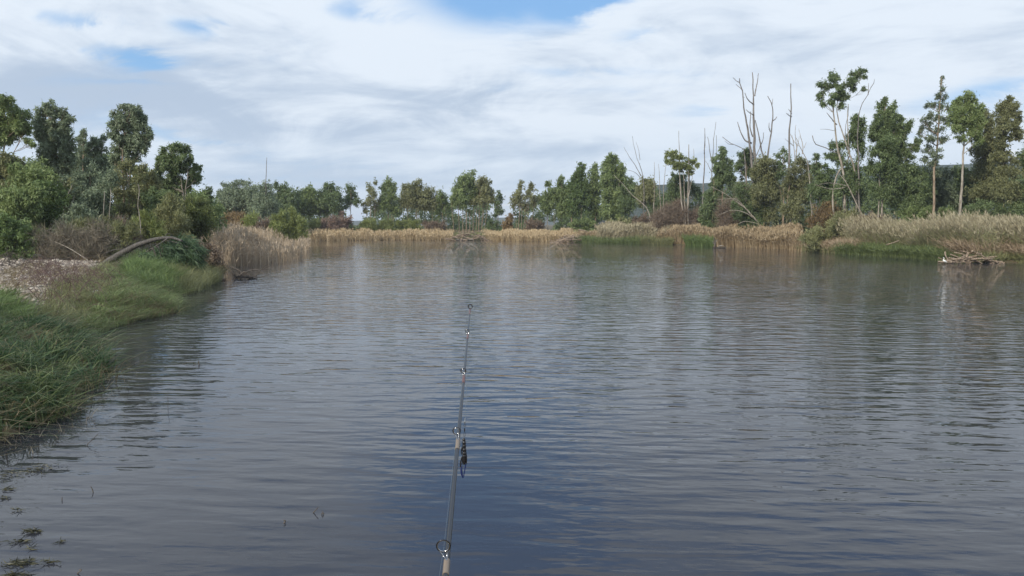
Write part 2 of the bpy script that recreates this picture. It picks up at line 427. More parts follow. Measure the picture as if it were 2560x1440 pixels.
def bark_mat(name, a, bcol, sc=3.0):
    m, nt, b = material(name); pos = geo(nt)
    mp = nt.nodes.new('ShaderNodeMapping'); nt.links.new(pos, mp.inputs[0]); mp.inputs['Scale'].default_value = (3, 3, 0.6)
    n = noise(nt, mp.outputs[0], sc, 6, 0.65)
    nt.links.new(mixc(nt, smooth(nt, n, 0.38, 0.62), a, bcol), b.inputs['Base Color'])
    b.inputs['Roughness'].default_value = 0.85
    bp = nt.nodes.new('ShaderNodeBump'); bp.inputs['Strength'].default_value = 0.6; bp.inputs['Distance'].default_value = 0.03
    nt.links.new(n, bp.inputs['Height']); nt.links.new(bp.outputs[0], b.inputs['Normal'])
    return m
BK = {
 'pale': bark_mat('pale_gum_bark', (0.17, 0.145, 0.11), (0.38, 0.34, 0.28)),
 'tan':  bark_mat('tan_gum_bark', (0.17, 0.125, 0.085), (0.32, 0.245, 0.175)),
 'grey': bark_mat('grey_dead_wood', (0.10, 0.088, 0.078), (0.24, 0.22, 0.20)),
 'dark': bark_mat('dark_bark', (0.045, 0.036, 0.028), (0.11, 0.09, 0.07)),
 'drift': bark_mat('driftwood', (0.14, 0.10, 0.07), (0.36, 0.28, 0.20), 6),
 'log':  bark_mat('fallen_log_bark', (0.045, 0.040, 0.034), (0.125, 0.112, 0.098), 9),
}

# ------------------------------------------------------------------ tree builder
def lobe_leaves(c, r, Lf, dens, droop, mode, vofs):
    """one lobe of a crown: several leaf clumps inside an ellipsoid"""
    r = np.maximum(r, 0.05)
    area = pi * r[0] * r[2]
    nsub = int(np.clip(8 + area * 2.4, 8, 34))
    per = max(12, int(dens * 4.6 * area / (Lf * Lf * 0.35 * 0.5 * 0.6) / nsub))
    per = min(per, 2600)
    out_ = []
    for _ in range(nsub):
        d = nrmz(rng.normal(size=3)) * rng.uniform(0.25, 0.98)
        sc = c + d * r
        sr = r * rng.uniform(0.20, 0.44) * np.array([1, 1, rng.uniform(0.9, 1.6)])
        u = nrmz(rng.normal(size=(per, 3))) * (rng.uniform(0, 1, (per, 1)) ** 0.42)
        pos = sc + u * sr * 1.1
        loose = rng.uniform(size=per) < 0.22
        pos[loose] = sc + rng.normal(size=(int(loose.sum()), 3)) * sr * 0.75
        # hanging or upswept sprays break the outline
        ks = max(2, per // 60); sprays = nrmz(rng.normal(size=(ks, 3)) + np.array([0, 0, 0.15])) * sr * rng.uniform(0.9, 1.35, (ks, 1))
        wh = rng.uniform(size=per) < 0.22; si = rng.integers(0, ks, int(wh.sum()))
        pos[wh] = sc + sprays[si] + rng.normal(size=(int(wh.sum()), 3)) * sr * np.array([0.10, 0.10, 0.16])
        if mode == 'leaf':
            ax = rng.normal(size=(per, 3)) * 0.75 + np.array([0, 0, -droop])
            Lr = Lf * rng.uniform(0.6, 1.25, per); Wr = Lr * rng.uniform(0.28, 0.42, per)
        elif mode == 'up':
            ax = rng.normal(size=(per, 3)) * 0.5 + np.array([0, 0, 0.7]) + u * 0.8
            Lr = Lf * rng.uniform(0.8, 1.8, per); Wr = Lr * 0.2
        elif mode == 'needle':
            ax = rng.normal(size=(per, 3)) * 0.35 + np.array([0.55, 0, -0.7]) + u * 0.5
            Lr = Lf * rng.uniform(1.0, 2.4, per); Wr = Lr * 0.09
        else:   # twig
            ax = rng.normal(size=(per, 3)) * 0.6 + np.array([0, 0, 0.55]) + u * 0.9
            Lr = Lf * rng.uniform(1.5, 4.0, per); Wr = np.full(per, Lf * 0.12)
        v = np.clip(rng.normal(0.45 + vofs + rng.normal() * 0.17, 0.20, per), 0, 1)
        out_.append(leaves(pos, ax, Lr, Wr, v))
    return out_

def push(px, D):
    # keep trees behind the far and right waterline
    if px < 770: return D
    k = sx_ >= 760
    s = G(1280, float(np.interp(px, sx_[k], sy__[k])))[1]
    return s + 2.5 + 5.5 * float(np.clip((D - (s - 12)) / 20, 0, 1)) if D < s + 8 else D
sx_ = np.array([p[0] for p in shore_px]); sy__ = np.array([p[1] for p in shore_px])

def plant(name, label, cat, D, base, lobes, leaf, trunks=(), bark='tan', mode='leaf', dens=1.0, droop=0.7, group=None,
          Lf=None, vofs=0.0, limbs=True, leafpart='crown', depth=0.9, r0=None):
    """base: px x of the foot. lobes: (px, py, rx, ry). trunks: list of pixel polylines [(x,y)...]; the first y may be None = ground"""
    D = push(base, D)
    bx = P(base, 560, D)[0]; bz = gz(bx, D)
    root = thing(name, (bx, D, bz), label, cat, group)
    O = np.array([bx, D, bz])
    k = D / F
    if Lf is None: Lf = float(np.clip(0.0037 * D, 0.10, 0.44))
    centres = []
    ymean = np.mean([l[1] for l in lobes]) if lobes else 0
    parts = []
    lobes = [tuple(l) if len(l) > 3 else (l[0], l[1], l[2], l[2]) for l in lobes]
    if cat == 'tree' and 'airy' not in name:
        w_ = 1.0 if dens < 0.7 else 1.22 if D > 96 or base > 2180 else 1.10
        lobes = [(x, y + (w_ - 1) * ry * 0.6, rx * w_, ry * w_) for x, y, rx, ry in lobes]
    if dens >= 0.85 and cat == 'tree' and len(lobes) > 4 and 'airy' not in name:
        extra = []
        for i, l in enumerate(lobes):
            for m_ in lobes[i + 1:]:
                d_ = math.hypot(l[0] - m_[0], l[1] - m_[1])
                if 0.7 * (l[2] + m_[2]) < d_ < 1.5 * (l[2] + m_[2]) and rng.uniform() < 0.28:
                    extra.append(((l[0] + m_[0]) / 2 + rng.normal() * 3, (l[1] + m_[1]) / 2 + rng.normal() * 3, 0.36 * (l[2] + m_[2]), 0.36 * (l[3] + m_[3])))
        lobes = lobes + extra[:len(lobes)]
    for l in lobes:
        x, y, rx = l[:3]; ry = l[3] if len(l) > 3 else rx
        dd = D + rng.normal() * rx * k * 0.5 * depth
        c = P(x, y, dd)
        r = np.array([rx * k, min(rx, ry * 1.3) * k * depth, ry * k])
        c[2] = max(c[2], bz + r[2] * 0.8)
        centres.append((c, r))
        parts += lobe_leaves(c - O, r, Lf, dens, droop, mode, vofs)
    tp = []
    rr = r0 if r0 else 0.02 + 0.0075 * max(1.0, (P(0, min([l[1] for l in lobes] or [500]), D)[2] - bz))
    if not trunks: trunks = [[(base, None), (base + rng.normal() * 3, ymean)]]
    for ti, tr in enumerate(trunks):
        pts = []
        for (x, y) in tr:
            if y is None:
                q = P(x, 560, D); q[2] = gz(q[0], D) - 0.15
            else: q = P(x, y, D + (rng.normal() * 0.15))
            pts.append(q - O)
        path = smooth_path(pts, 10 if len(pts) < 4 else 16, 0.05)
        r1 = rr * (1.0 if ti == 0 else rng.uniform(0.55, 0.8))
        rad = np.linspace(r1, r1 * 0.28, len(path)) * np.concatenate([[1.35, 1.12], np.ones(len(path) - 2)])
        tp.append((path, rad, tube(path, rad, 7)))
    if limbs:
        for (c, r) in centres:
            c = c - O
            # nearest trunk by horizontal distance
            ds = [np.min(np.linalg.norm(t[0] - c, axis=1)) for t in tp]
            t = tp[int(np.argmin(ds))]
            zt = c[2] - 0.7 * np.hypot(*(c[:2] - t[0][-1][:2])) - r[2] * 0.6
            i = int(np.clip(np.argmin(np.abs(t[0][:, 2] - zt)), 1, len(t[0]) - 2))
            s = t[0][i]
            mid = s + (c - s) * np.array([0.55, 0.55, 0.4])
            pth = smooth_path([s, mid, c], 7, 0.12)
            t[2].extend(tube(pth, np.linspace(t[1][i] * 0.55, 0.012, 7), 5, False))
            for _ in range(3):
                q = c + nrmz(rng.normal(size=3)) * r * 0.8
                t[2].extend(tube(smooth_path([pth[4], (pth[4] + q) / 2 + rng.normal(size=3) * 0.1, q], 5, 0.1), np.linspace(t[1][i] * 0.25, 0.006, 5), 4, False))
    nm = 'trunk' if cat == 'tree' else 'stem'
    for t in tp:
        obj(nm, mesh_from(nm, t[2], True), BK[bark], root)
    if parts:
        obj(leafpart, mesh_from(leafpart, parts), LM[leaf], root)
    return root

def dead(name, label, D, stems, bark='grey', group=None, sides=7, wob=0.06, cat='dead tree'):
    """stems: (polyline px, r0 px, r1 px); first is the trunk, the rest are branches; y None = ground"""
    x0 = stems[0][0][0][0]; D = push(x0, D)
    bx = P(x0, 560, D)[0]; O = np.array([bx, D, gz(bx, D)])
    root = thing(name, tuple(O), label, cat, group); k = D / F
    for i, (pl, a, b_) in enumerate(stems):
        slant = rng.normal() * 0.5 if i else 0
        pts = []
        for j, (x, y) in enumerate(pl):
            if y is None: q = P(x, 560, D); q[2] = gz(q[0], D) - 0.2
            else: q = P(x, y, D + slant * j / max(1, len(pl) - 1))
            pts.append(q - O)
        n = max(8, 3 * len(pl)); path = smooth_path(pts, n, wob)
        rad = np.linspace(a, b_, n) * 0.63 * k * np.random.default_rng(i).uniform(0.9, 1.12, n)
        parts = list(tube(path, rad, sides))
        # snapped stubs
        for _ in range(2 if i == 0 else 1):
            q = rng.integers(n // 3, n - 1); d = nrmz(rng.normal(size=3) + np.array([0, 0, 0.6]))
            parts += tube(np.array([path[q], path[q] + d * rad[q] * 4]), [rad[q] * 0.45, rad[q] * 0.2], 5)
        obj('trunk' if i == 0 else 'branch', mesh_from('branch', parts, True), BK[bark], root)
    return root
HAZE = True

# ------------------------------------------------------------------ far hills
def ridge(name, D, prof, mat, depth=260, zb=-1):
    """prof: [(px, py)] skyline, at distance D; a rounded ridge with a front slope falling to the plain"""
    xs = np.linspace(prof[0][0], prof[-1][0], 160); ys = np.interp(xs, [p[0] for p in prof], [p[1] for p in prof])
    ys = ys + np.convolve(rng.normal(size=160), np.ones(5) / 5, 'same') * 1.5
    rows = []
    for t in np.linspace(0, 1, 26):
        row = []
        for x, y in zip(xs, ys):
            q = P(x, y, D); h = q[2]
            dd = D - depth * (1 - t) if t <= 1 else D
            prof_h = h * (t ** 1.25)
            g = 1 + 0.10 * sin(x * 0.045 + t * 5) * sin(pi * t)
            row.append([q[0] * (0.98 + 0.02 * t), D - depth * (1 - t), zb + (prof_h - zb) * (g if t < 1 else 1)])
        rows.append(row)
    for t in np.linspace(0.1, 1, 8):
        rows.append([[P(x, y, D)[0], D + depth * t, zb + (P(x, y, D)[2] - zb) * (1 - t * t)] for x, y in zip(xs, ys)])
    V = np.array(rows); n0, n1 = V.shape[:2]
    ii = (np.arange(n0 - 1)[:, None] * n1 + np.arange(n1 - 1)[None]).ravel()
    Fq = np.stack([ii, ii + 1, ii + n1 + 1, ii + n1], -1)
    return obj(name, mesh_from(name, [(V.reshape(-1, 3), Fq)], True), mat, kind='structure')
m_hill, nt, b = material('wooded_hillside')
pos = geo(nt); n1 = noise(nt, pos, 0.02, 6, 0.6); n2 = noise(nt, pos, 0.12, 6, 0.7)
c = mixc(nt, smooth(nt, n2, 0.4, 0.6), (0.022, 0.038, 0.024), (0.045, 0.062, 0.036))
c = mixc(nt, smooth(nt, n1, 0.56, 0.68), c, (0.085, 0.085, 0.055))
nt.links.new(c, b.inputs['Base Color']); b.inputs['Roughness'].default_value = 1.0; b.inputs['Specular IOR Level'].default_value = 0
bp = nt.nodes.new('ShaderNodeBump'); bp.inputs['Distance'].default_value = 6; nt.links.new(n2, bp.inputs['Height']); nt.links.new(bp.outputs[0], b.inputs['Normal'])
ridge('hill', 760, [(1520, 545), (1580, 500), (1640, 462), (1740, 458), (1850, 456), (1980, 440), (2060, 425), (2140, 418), (2250, 415), (2400, 411), (2560, 405), (2800, 396), (3200, 400), (3700, 430)], m_hill)
ridge('distant_hills', 1500, [(-600, 556), (0, 552), (500, 555), (820, 552), (1060, 549), (1180, 547), (1280, 544), (1400, 536), (1500, 525), (1620, 505), (1800, 480), (2000, 470)], m_hill, 300)

# ------------------------------------------------------------------ living trees of the far bank (left to right)

m_haze = bpy.data.materials.new('thin_haze'); m_haze.use_nodes = True; nt = m_haze.node_tree; nt.nodes.clear()
o_ = nt.nodes.new('ShaderNodeOutputMaterial'); pvn = nt.nodes.new('ShaderNodeVolumePrincipled')
pvn.inputs['Color'].default_value = (0.86, 0.92, 1.0, 1); pvn.inputs['Density'].default_value = 0.00035; pvn.inputs['Anisotropy'].default_value = 0.2
nt.links.new(pvn.outputs[0], o_.inputs['Volume'])
hx = np.array([(x, y, z) for x in (-1700, 1900) for y in (-360, 3300) for z in (-4, 84)], float)
if HAZE: obj('haze', mesh_from('haze', [(hx, np.array([[0, 1, 3, 2], [4, 6, 7, 5], [0, 4, 5, 1], [2, 3, 7, 6], [0, 2, 6, 4], [1, 5, 7, 3]]))]), m_haze, kind='stuff')

# ------------------------------------------------------------------ far-off wood and scrub that read as one mass
def mass(name, label, prof, D0, D1, n, leaf, Lf, per=170, rpx=16, bottom=585):
    xs_ = [p[0] for p in prof]; ys_ = [p[1] for p in prof]; parts = []
    for _ in range(n):
        x = rng.uniform(xs_[0], xs_[-1]); D = rng.uniform(D0, D1); D = push(x, D - 9) + 9 if x > 1400 else D; top = np.interp(x, xs_, ys_)
        y = top + (bottom - top) * rng.uniform(0.0, 1.0) ** 1.3 + rpx * 0.5
        c = P(x, y, D); k_ = D / F; r = np.array([rpx, rpx, rpx * 0.85]) * k_ * rng.uniform(0.6, 1.3)
        c[2] = max(c[2], gz(c[0], D) + r[2] * 0.3)
        u = nrmz(rng.normal(size=(per, 3))) * (rng.uniform(0, 1, (per, 1)) ** 0.4)
        ax = rng.normal(size=(per, 3)) * 0.8 + np.array([0, 0, -0.5]); L_ = Lf * rng.uniform(0.6, 1.3, per)
        parts.append(leaves(c + u * r, ax, L_, L_ * 0.4, np.clip(rng.normal(0.35 + rng.normal() * 0.13, 0.18, per), 0, 1)))
    return obj(name, mesh_from(name, parts), LM[leaf], kind='stuff', label=label, category='woodland')
mass('woodland', 'distant dark wood behind the trees of the far bank', [(380, 500), (540, 505), (600, 492), (700, 486), (800, 486), (845, 510), (858, 560), (912, 560), (925, 518), (960, 500), (1000, 488), (1090, 492), (1130, 485), (1215, 495), (1230, 562), (1290, 562), (1300, 520)], 138, 165, 620, 'dark', 0.60, per=90)
mass('woodland', 'dark wood filling the gaps behind the dense green stand', [(1295, 520), (1340, 490), (1400, 470), (1500, 445), (1560, 450), (1650, 470), (1700, 490)], 122, 145, 240, 'dark', 0.55, per=110)
mass('woodland', 'dark wood behind the dead trees on the right bank', [(1640, 500), (1750, 480), (1850, 455), (1950, 455), (2040, 450), (2150, 440), (2300, 450), (2450, 445), (2700, 430)], 86, 104, 420, 'dark', 0.46, per=130, rpx=20)
mass('woodland', 'deep green thicket behind the left bank trees', [(-150, 400), (50, 410), (100, 395), (200, 375), (280, 385), (380, 430), (480, 460), (540, 510)], 50, 60, 330, 'mid', 0.30, per=240, rpx=26, bottom=600)
T = 'tree'; FAR = 'gum trees along the far bank'
plant('gum_tree', 'spreading grey-green gum with a wispy flat top, leftmost on the far bank', T, 112, 590,
      [(575, 459, 17, 6), (606, 456, 17, 7), (590, 490, 30, 22), (622, 482, 22, 22), (560, 505, 22, 22), (640, 500, 20, 28), (600, 520, 38, 22), (551, 478, 8, 5), (628, 515, 22, 24)], 'grey', [[(590, None), (585, 520), (600, 460)], [(648, None), (640, 530), (626, 480)]], group=FAR)
plant('gum_tree', 'upright pale-leaved gum directly below the bare pole at the left of the far bank', T, 108, 664,
      [(664, 472, 18, 16), (660, 500, 24, 24), (676, 515, 18, 22), (655, 528, 22, 18)], 'grey', [[(662, None), (664, 480)], [(672, None), (676, 500)]], group=FAR)
plant('gum_tree', 'dark rounded gum just right of the bare pole, with a small tuft on top', T, 116, 710,
      [(689, 462, 6, 9), (712, 475, 15, 14), (700, 500, 22, 22), (728, 498, 18, 20), (712, 522, 30, 18)], 'dark', [[(713, None), (712, 475)]], group=FAR)
plant('gum_tree', 'low dark gum between two rounded crowns at the left of the far bank', T, 120, 752,
      [(748, 482, 12, 12), (755, 503, 20, 22), (742, 525, 20, 18)], 'dark', [[(752, None), (750, 490)]], group=FAR)
plant('gum_tree', 'round-topped green gum with a straight pale trunk left of the lime willow', T, 114, 775,
      [(773, 474, 15, 13), (780, 492, 17, 18), (766, 505, 16, 20), (778, 520, 20, 14)], 'mid', [[(774, None), (774, 480)]], group=FAR)
plant('gum_tree', 'broad dark three-lobed gum ending the dense left group of the far bank', T, 114, 826,
      [(822, 466, 15, 13), (835, 478, 16, 14), (806, 488, 14, 22), (848, 492, 10, 14), (826, 505, 26, 20), (842, 518, 17, 14), (805, 520, 16, 14)], 'dark', [[(824, None), (826, 475)], [(797, None), (803, 500)], [(810, None), (818, 500)]], group=FAR)
plant('gum_tree', 'single slender gum standing alone in the sky gap, left of the twin brown gums', T, 118, 878,
      [(876, 470, 13, 11), (881, 488, 15, 13), (872, 500, 12, 10), (892, 503, 10, 8), (866, 515, 7, 6)], 'dark', [[(878, None), (877, 475)]], dens=0.9, group=FAR)
plant('gum_tree', 'open brownish airy-topped gum, left one of the pair right of the lone gum', T, 116, 930,
      [(925, 466, 10, 12), (938, 452, 7, 8), (930, 485, 15, 16), (918, 505, 15, 14), (940, 512, 18, 16), (912, 525, 10, 9)], 'olive', [[(926, None), (929, 470)], [(935, None), (940, 470)], [(918, None), (915, 500)]], dens=0.65, bark='tan', group=FAR)
plant('gum_tree', 'peaked dark gum, right one of a twin pair left of the wide olive-green canopy', T, 117, 970,
      [(968, 452, 8, 10), (964, 470, 14, 13), (982, 466, 9, 12), (975, 490, 18, 16), (960, 505, 16, 16), (985, 520, 14, 18)], 'mid', [[(970, None), (969, 460)], [(978, None), (981, 480)], [(983, None), (984, 500)]], dens=0.85, group=FAR)
plant('gum_tree', 'wide olive canopy gum on several pale stems, left of the thin grey-green pair', T, 115, 1040,
      [(1046, 457, 10, 10), (1018, 474, 18, 15), (1045, 480, 20, 17), (1072, 484, 18, 16), (1030, 500, 22, 16), (1062, 505, 22, 16), (1085, 500, 12, 20), (1010, 495, 14, 18)], 'olive', [[(1040, None), (1042, 480)], [(1044, None), (1046, 490)], [(1020, None), (1019, 490)], [(1084, None), (1078, 520), (1070, 495)]], bark='tan', group=FAR)
plant('gum_tree', 'thin grey-green gum between the olive canopy and the tallest central clump', T, 118, 1106,
      [(1104, 488, 9, 12), (1110, 505, 13, 18), (1100, 522, 11, 14)], 'mid', [[(1108, None), (1106, 495)], [(1118, None), (1112, 510)]], group=FAR)
plant('gum_tree', 'left half of the big central gum clump, dark round crown on many tan stems', T, 113, 1165,
      [(1160, 450, 16, 14), (1181, 444, 13, 14), (1148, 470, 16, 17), (1170, 472, 20, 18), (1140, 492, 14, 18), (1160, 500, 18, 14), (1183, 492, 16, 16)], 'mid',
      [[(1166, None), (1162, 460)], [(1158, None), (1156, 480)], [(1175, None), (1176, 470)], [(1135, None), (1128, 500)], [(1150, None), (1145, 490)], [(1182, None), (1184, 480)]], bark='tan', group=FAR)
plant('gum_tree', 'right half of the big central gum clump, bright-topped crown over slanting tan stems', T, 114, 1205,
      [(1203, 450, 13, 12), (1216, 462, 14, 15), (1198, 475, 18, 17), (1224, 480, 11, 14), (1212, 495, 20, 14), (1230, 498, 9, 8), (1190, 500, 12, 10)], 'olive',
      [[(1196, None), (1200, 470)], [(1202, None), (1208, 470)], [(1190, None), (1192, 490)], [(1208, None), (1222, 490)], [(1199, None), (1214, 500)]], bark='tan', group=FAR, vofs=0.05)
plant('gum_tree', 'narrow spindly gum at the left edge of the bright sky notch', T, 118, 1247,
      [(1247, 482, 7, 9), (1246, 500, 9, 12), (1243, 520, 9, 11), (1252, 528, 8, 8), (1238, 535, 6, 6)], 'dark', [[(1243, None), (1247, 490)]], dens=0.8, group=FAR)
plant('gum_tree', 'brown-green twin-peaked gum at the right edge of the bright sky notch', T, 115, 1300,
      [(1303, 462, 7, 11), (1326, 464, 7, 12), (1292, 480, 11, 11), (1300, 492, 13, 14), (1285, 502, 12, 12), (1327, 485, 12, 14), (1338, 500, 10, 13), (1310, 512, 16, 12)], 'olive',
      [[(1296, None), (1302, 470)], [(1300, None), (1308, 480)], [(1312, None), (1326, 480)], [(1306, None), (1318, 500)], [(1292, None), (1288, 500)], [(1322, None), (1338, 500)]], dens=0.75, bark='tan', group=FAR)
plant('gum_tree', 'slim gum with one straight bright trunk left of the dense stand', T, 113, 1371,
      [(1372, 458, 7, 10), (1377, 478, 12, 14), (1366, 495, 12, 14), (1380, 508, 14, 14), (1362, 520, 12, 12)], 'mid', [[(1370, None), (1371, 470)], [(1387, None), (1384, 490)]], bark='pale', dens=0.9, group=FAR)
plant('gum_tree', 'dense green gum with a pointed top, left end of the long dense stand', T, 114, 1405,
      [(1402, 448, 8, 10), (1404, 468, 15, 16), (1395, 490, 16, 18), (1415, 490, 16, 18), (1410, 515, 20, 20), (1425, 470, 10, 14)], 'mid', [[(1404, None), (1404, 460)]], group=FAR)
plant('gum_tree', 'taller leaning-crowned gum with twin peaks in the dense green stand', T, 112, 1447,
      [(1456, 416, 8, 12), (1443, 426, 9, 12), (1450, 444, 17, 16), (1434, 458, 14, 16), (1462, 462, 14, 16), (1445, 485, 22, 20), (1440, 515, 22, 22), (1462, 505, 16, 20)], 'bright', [[(1430, None), (1428, 520), (1445, 440)], [(1452, None), (1455, 470)]], group=FAR, vofs=-0.2)
plant('gum_tree', 'gum with a narrow flame-shaped top between the twin-peaked and the tallest far trees', T, 113, 1487,
      [(1487, 414, 8, 11), (1486, 432, 12, 14), (1482, 455, 15, 18), (1490, 480, 16, 20), (1478, 500, 18, 20), (1492, 525, 18, 18)], 'mid', [[(1490, None), (1487, 430)]], group=FAR)
plant('gum_tree', 'tallest gum of the far bank, bushy green double top beside leaning dead sticks', T, 110, 1530,
      [(1524, 392, 9, 11), (1540, 396, 8, 11), (1515, 412, 12, 13), (1538, 418, 17, 16), (1556, 422, 9, 16), (1524, 440, 20, 16), (1552, 446, 14, 16), (1530, 465, 26, 18), (1520, 490, 22, 22), (1548, 490, 20, 22), (1530, 525, 26, 22)], 'mid',
      [[(1549, None), (1550, 470), (1542, 420)], [(1516, None), (1518, 440)], [(1526, None), (1530, 470)]], bark='pale', group=FAR, vofs=0.05)
plant('gum_tree', 'deep green rounded gum half hidden behind the olive-crowned gum', T, 108, 1575,
      [(1574, 452, 12, 9), (1572, 470, 16, 15), (1580, 490, 16, 18), (1566, 515, 20, 20)], 'dark', [[(1570, None), (1573, 470)]], group=FAR)
plant('gum_tree', 'olive round-crowned gum on fanned pale stems, right end of the far stand', T, 104, 1625,
      [(1615, 454, 15, 11), (1628, 460, 12, 12), (1604, 470, 14, 16), (1620, 478, 18, 18), (1632, 490, 10, 16), (1605, 498, 14, 12)], 'olive',
      [[(1640, None), (1622, 530), (1606, 490)], [(1648, None), (1635, 520), (1618, 480)], [(1638, None), (1632, 490)]], bark='pale', group=FAR)

# right bank trees
RB = 'trees standing along the right bank'
plant('umbrella_tree', 'flat-topped yellow-green gum above bare stems, left of the tall dead trees', T, 88, 1722,
      [(1676, 386, 16, 11), (1700, 392, 17, 8), (1673, 402, 11, 12), (1690, 414, 12, 9), (1712, 410, 10, 6), (1730, 403, 15, 8), (1742, 410, 8, 7), (1722, 428, 10, 6)], 'yellow',
      [[(1716, None), (1702, 500), (1698, 430), (1700, 390)], [(1722, None), (1719, 480), (1721, 400)], [(1728, None), (1719, 500), (1738, 415)], [(1714, None), (1712, 470), (1708, 430), (1688, 402)]], bark='pale', dens=1.1, Lf=0.34, group=RB, r0=0.13)
plant('gum_tree', 'dark rounded tree behind the bare stems of the flat-topped yellow tree', T, 94, 1690,
      [(1692, 442, 14, 12), (1684, 460, 18, 18), (1702, 465, 16, 18), (1728, 465, 14, 14), (1690, 490, 22, 18), (1738, 480, 10, 14)], 'dark', [[(1690, None), (1690, 460)]], group=RB)
plant('gum_tree', 'pointed dark tree at the left edge of the right-bank thicket', T, 82, 1808,
      [(1808, 378, 9, 12), (1800, 398, 16, 14), (1818, 408, 14, 16), (1792, 418, 14, 16), (1810, 435, 24, 20), (1790, 455, 18, 22), (1825, 450, 14, 20)], 'dark', [[(1802, None), (1806, 390)], [(1778, None), (1785, 450)]], group=RB, vofs=0.1)
plant('gum_tree', 'dark bushy tree directly behind the tallest dead tree', T, 80, 1862,
      [(1868, 376, 10, 11), (1856, 396, 14, 14), (1876, 402, 16, 16), (1848, 415, 12, 14), (1868, 430, 22, 16), (1888, 432, 12, 14)], 'dark', [[(1866, None), (1866, 400)]], group=RB)
plant('gum_tree', 'brown-green bushy tree between the tallest dead tree and the forked dead trunk', T, 72, 1905,
      [(1905, 405, 18, 16), (1925, 402, 20, 14), (1890, 430, 18, 20), (1915, 440, 26, 24), (1940, 430, 18, 22), (1900, 475, 28, 28), (1935, 480, 26, 30), (1915, 525, 36, 30)], 'olive', [[(1925, None), (1918, 470), (1915, 400)], [(1960, None), (1955, 500), (1945, 450)]], group=RB, vofs=-0.25)
plant('gum_tree', 'thin feathery gum showing sky between its leaves, left of the branchless dead pole', T, 78, 1955,
      [(1962, 376, 12, 9), (1948, 390, 12, 10), (1968, 400, 14, 12), (1950, 412, 14, 12), (1958, 436, 20, 14)], 'dark', [[(1956, None), (1958, 390)]], dens=0.6, group=RB)
plant('gum_tree', 'drab olive tree around the foot of the branchless dead pole', T, 70, 2000,
      [(2000, 402, 14, 12), (2016, 415, 14, 14), (1986, 425, 16, 16), (2005, 445, 24, 20), (1980, 475, 24, 28), (2010, 480, 22, 28), (1990, 525, 30, 30), (1975, 450, 16, 20)], 'olive', [[(1970, None), (1972, 480), (1985, 430)], [(2000, None), (2003, 420)]], group=RB, vofs=-0.3)
plant('gum_tree', 'dense green tree under the left horizontal dead bough of the airy-topped gum', T, 64, 2050,
      [(2040, 392, 11, 9), (2052, 412, 16, 12), (2036, 425, 16, 14), (2060, 440, 24, 18), (2045, 470, 26, 24), (2075, 475, 22, 22), (2060, 510, 22, 18)], 'dark', [[(2052, None), (2050, 430)]], group=RB, vofs=0.1)
plant('airy_topped_gum', 'tallest living gum on the right, sparse tufted crown high on bare forked trunks', T, 60, 2112,
      [(2064, 213, 20, 13), (2084, 196, 18, 15), (2052, 236, 10, 15), (2058, 256, 8, 10), (2100, 218, 22, 13), (2122, 205, 17, 12), (2136, 186, 14, 12), (2152, 178, 14, 8), (2160, 190, 9, 7),
       (2092, 240, 19, 12), (2078, 256, 12, 10), (2110, 248, 15, 12), (2104, 262, 9, 9), (2134, 216, 10, 9), (2160, 221, 5, 5)], 'dark',
      [[(2112, None), (2106, 417), (2095, 350), (2087, 290), (2084, 255)], [(2136, None), (2134, 416), (2117, 365), (2102, 309), (2093, 262), (2106, 225)], [(2100, None), (2098, 440), (2128, 400), (2124, 330), (2121, 260)]],
      bark='pale', Lf=0.28, dens=1.15, group=RB, r0=0.16, depth=0.8)
plant('gum_tree', 'bushy tree hanging just behind the right trunk of the airy-topped gum', T, 66, 2140,
      [(2142, 295, 15, 14), (2155, 310, 12, 16), (2132, 320, 13, 15), (2150, 335, 16, 16), (2125, 345, 12, 14), (2100, 365, 16, 14), (2082, 362, 10, 10), (2075, 385, 14, 12), (2108, 395, 18, 16), (2150, 370, 16, 20), (2130, 430, 30, 26), (2115, 470, 30, 26), (2145, 480, 24, 28)], 'dark',
      [[(2140, None), (2142, 310)], [(2128, None), (2120, 380)]], bark='dark', dens=0.85, group=RB, vofs=0.1)
plant('gum_tree', 'broad dense gum with side bulges right of the airy-topped gum', T, 58, 2212,
      [(2215, 252, 11, 12), (2226, 270, 12, 14), (2202, 274, 13, 16), (2232, 292, 16, 13), (2212, 300, 20, 16), (2190, 300, 10, 10), (2247, 300, 9, 10), (2272, 310, 10, 12), (2262, 325, 12, 12), (2238, 325, 20, 16), (2205, 330, 24, 18), (2182, 322, 10, 12), (2186, 340, 14, 10),
       (2225, 355, 26, 18), (2200, 370, 24, 18), (2250, 372, 20, 14), (2272, 385, 14, 12), (2290, 355, 12, 12), (2285, 372, 12, 10), (2215, 400, 28, 18), (2190, 420, 22, 22), (2230, 430, 30, 24), (2205, 470, 30, 26), (2240, 475, 26, 26)], 'dark',
      [[(2210, None), (2212, 430), (2213, 265)], [(2192, None), (2196, 500), (2200, 400)], [(2208, None), (2202, 480), (2204, 430)]], bark='pale', group=RB, vofs=0.12)
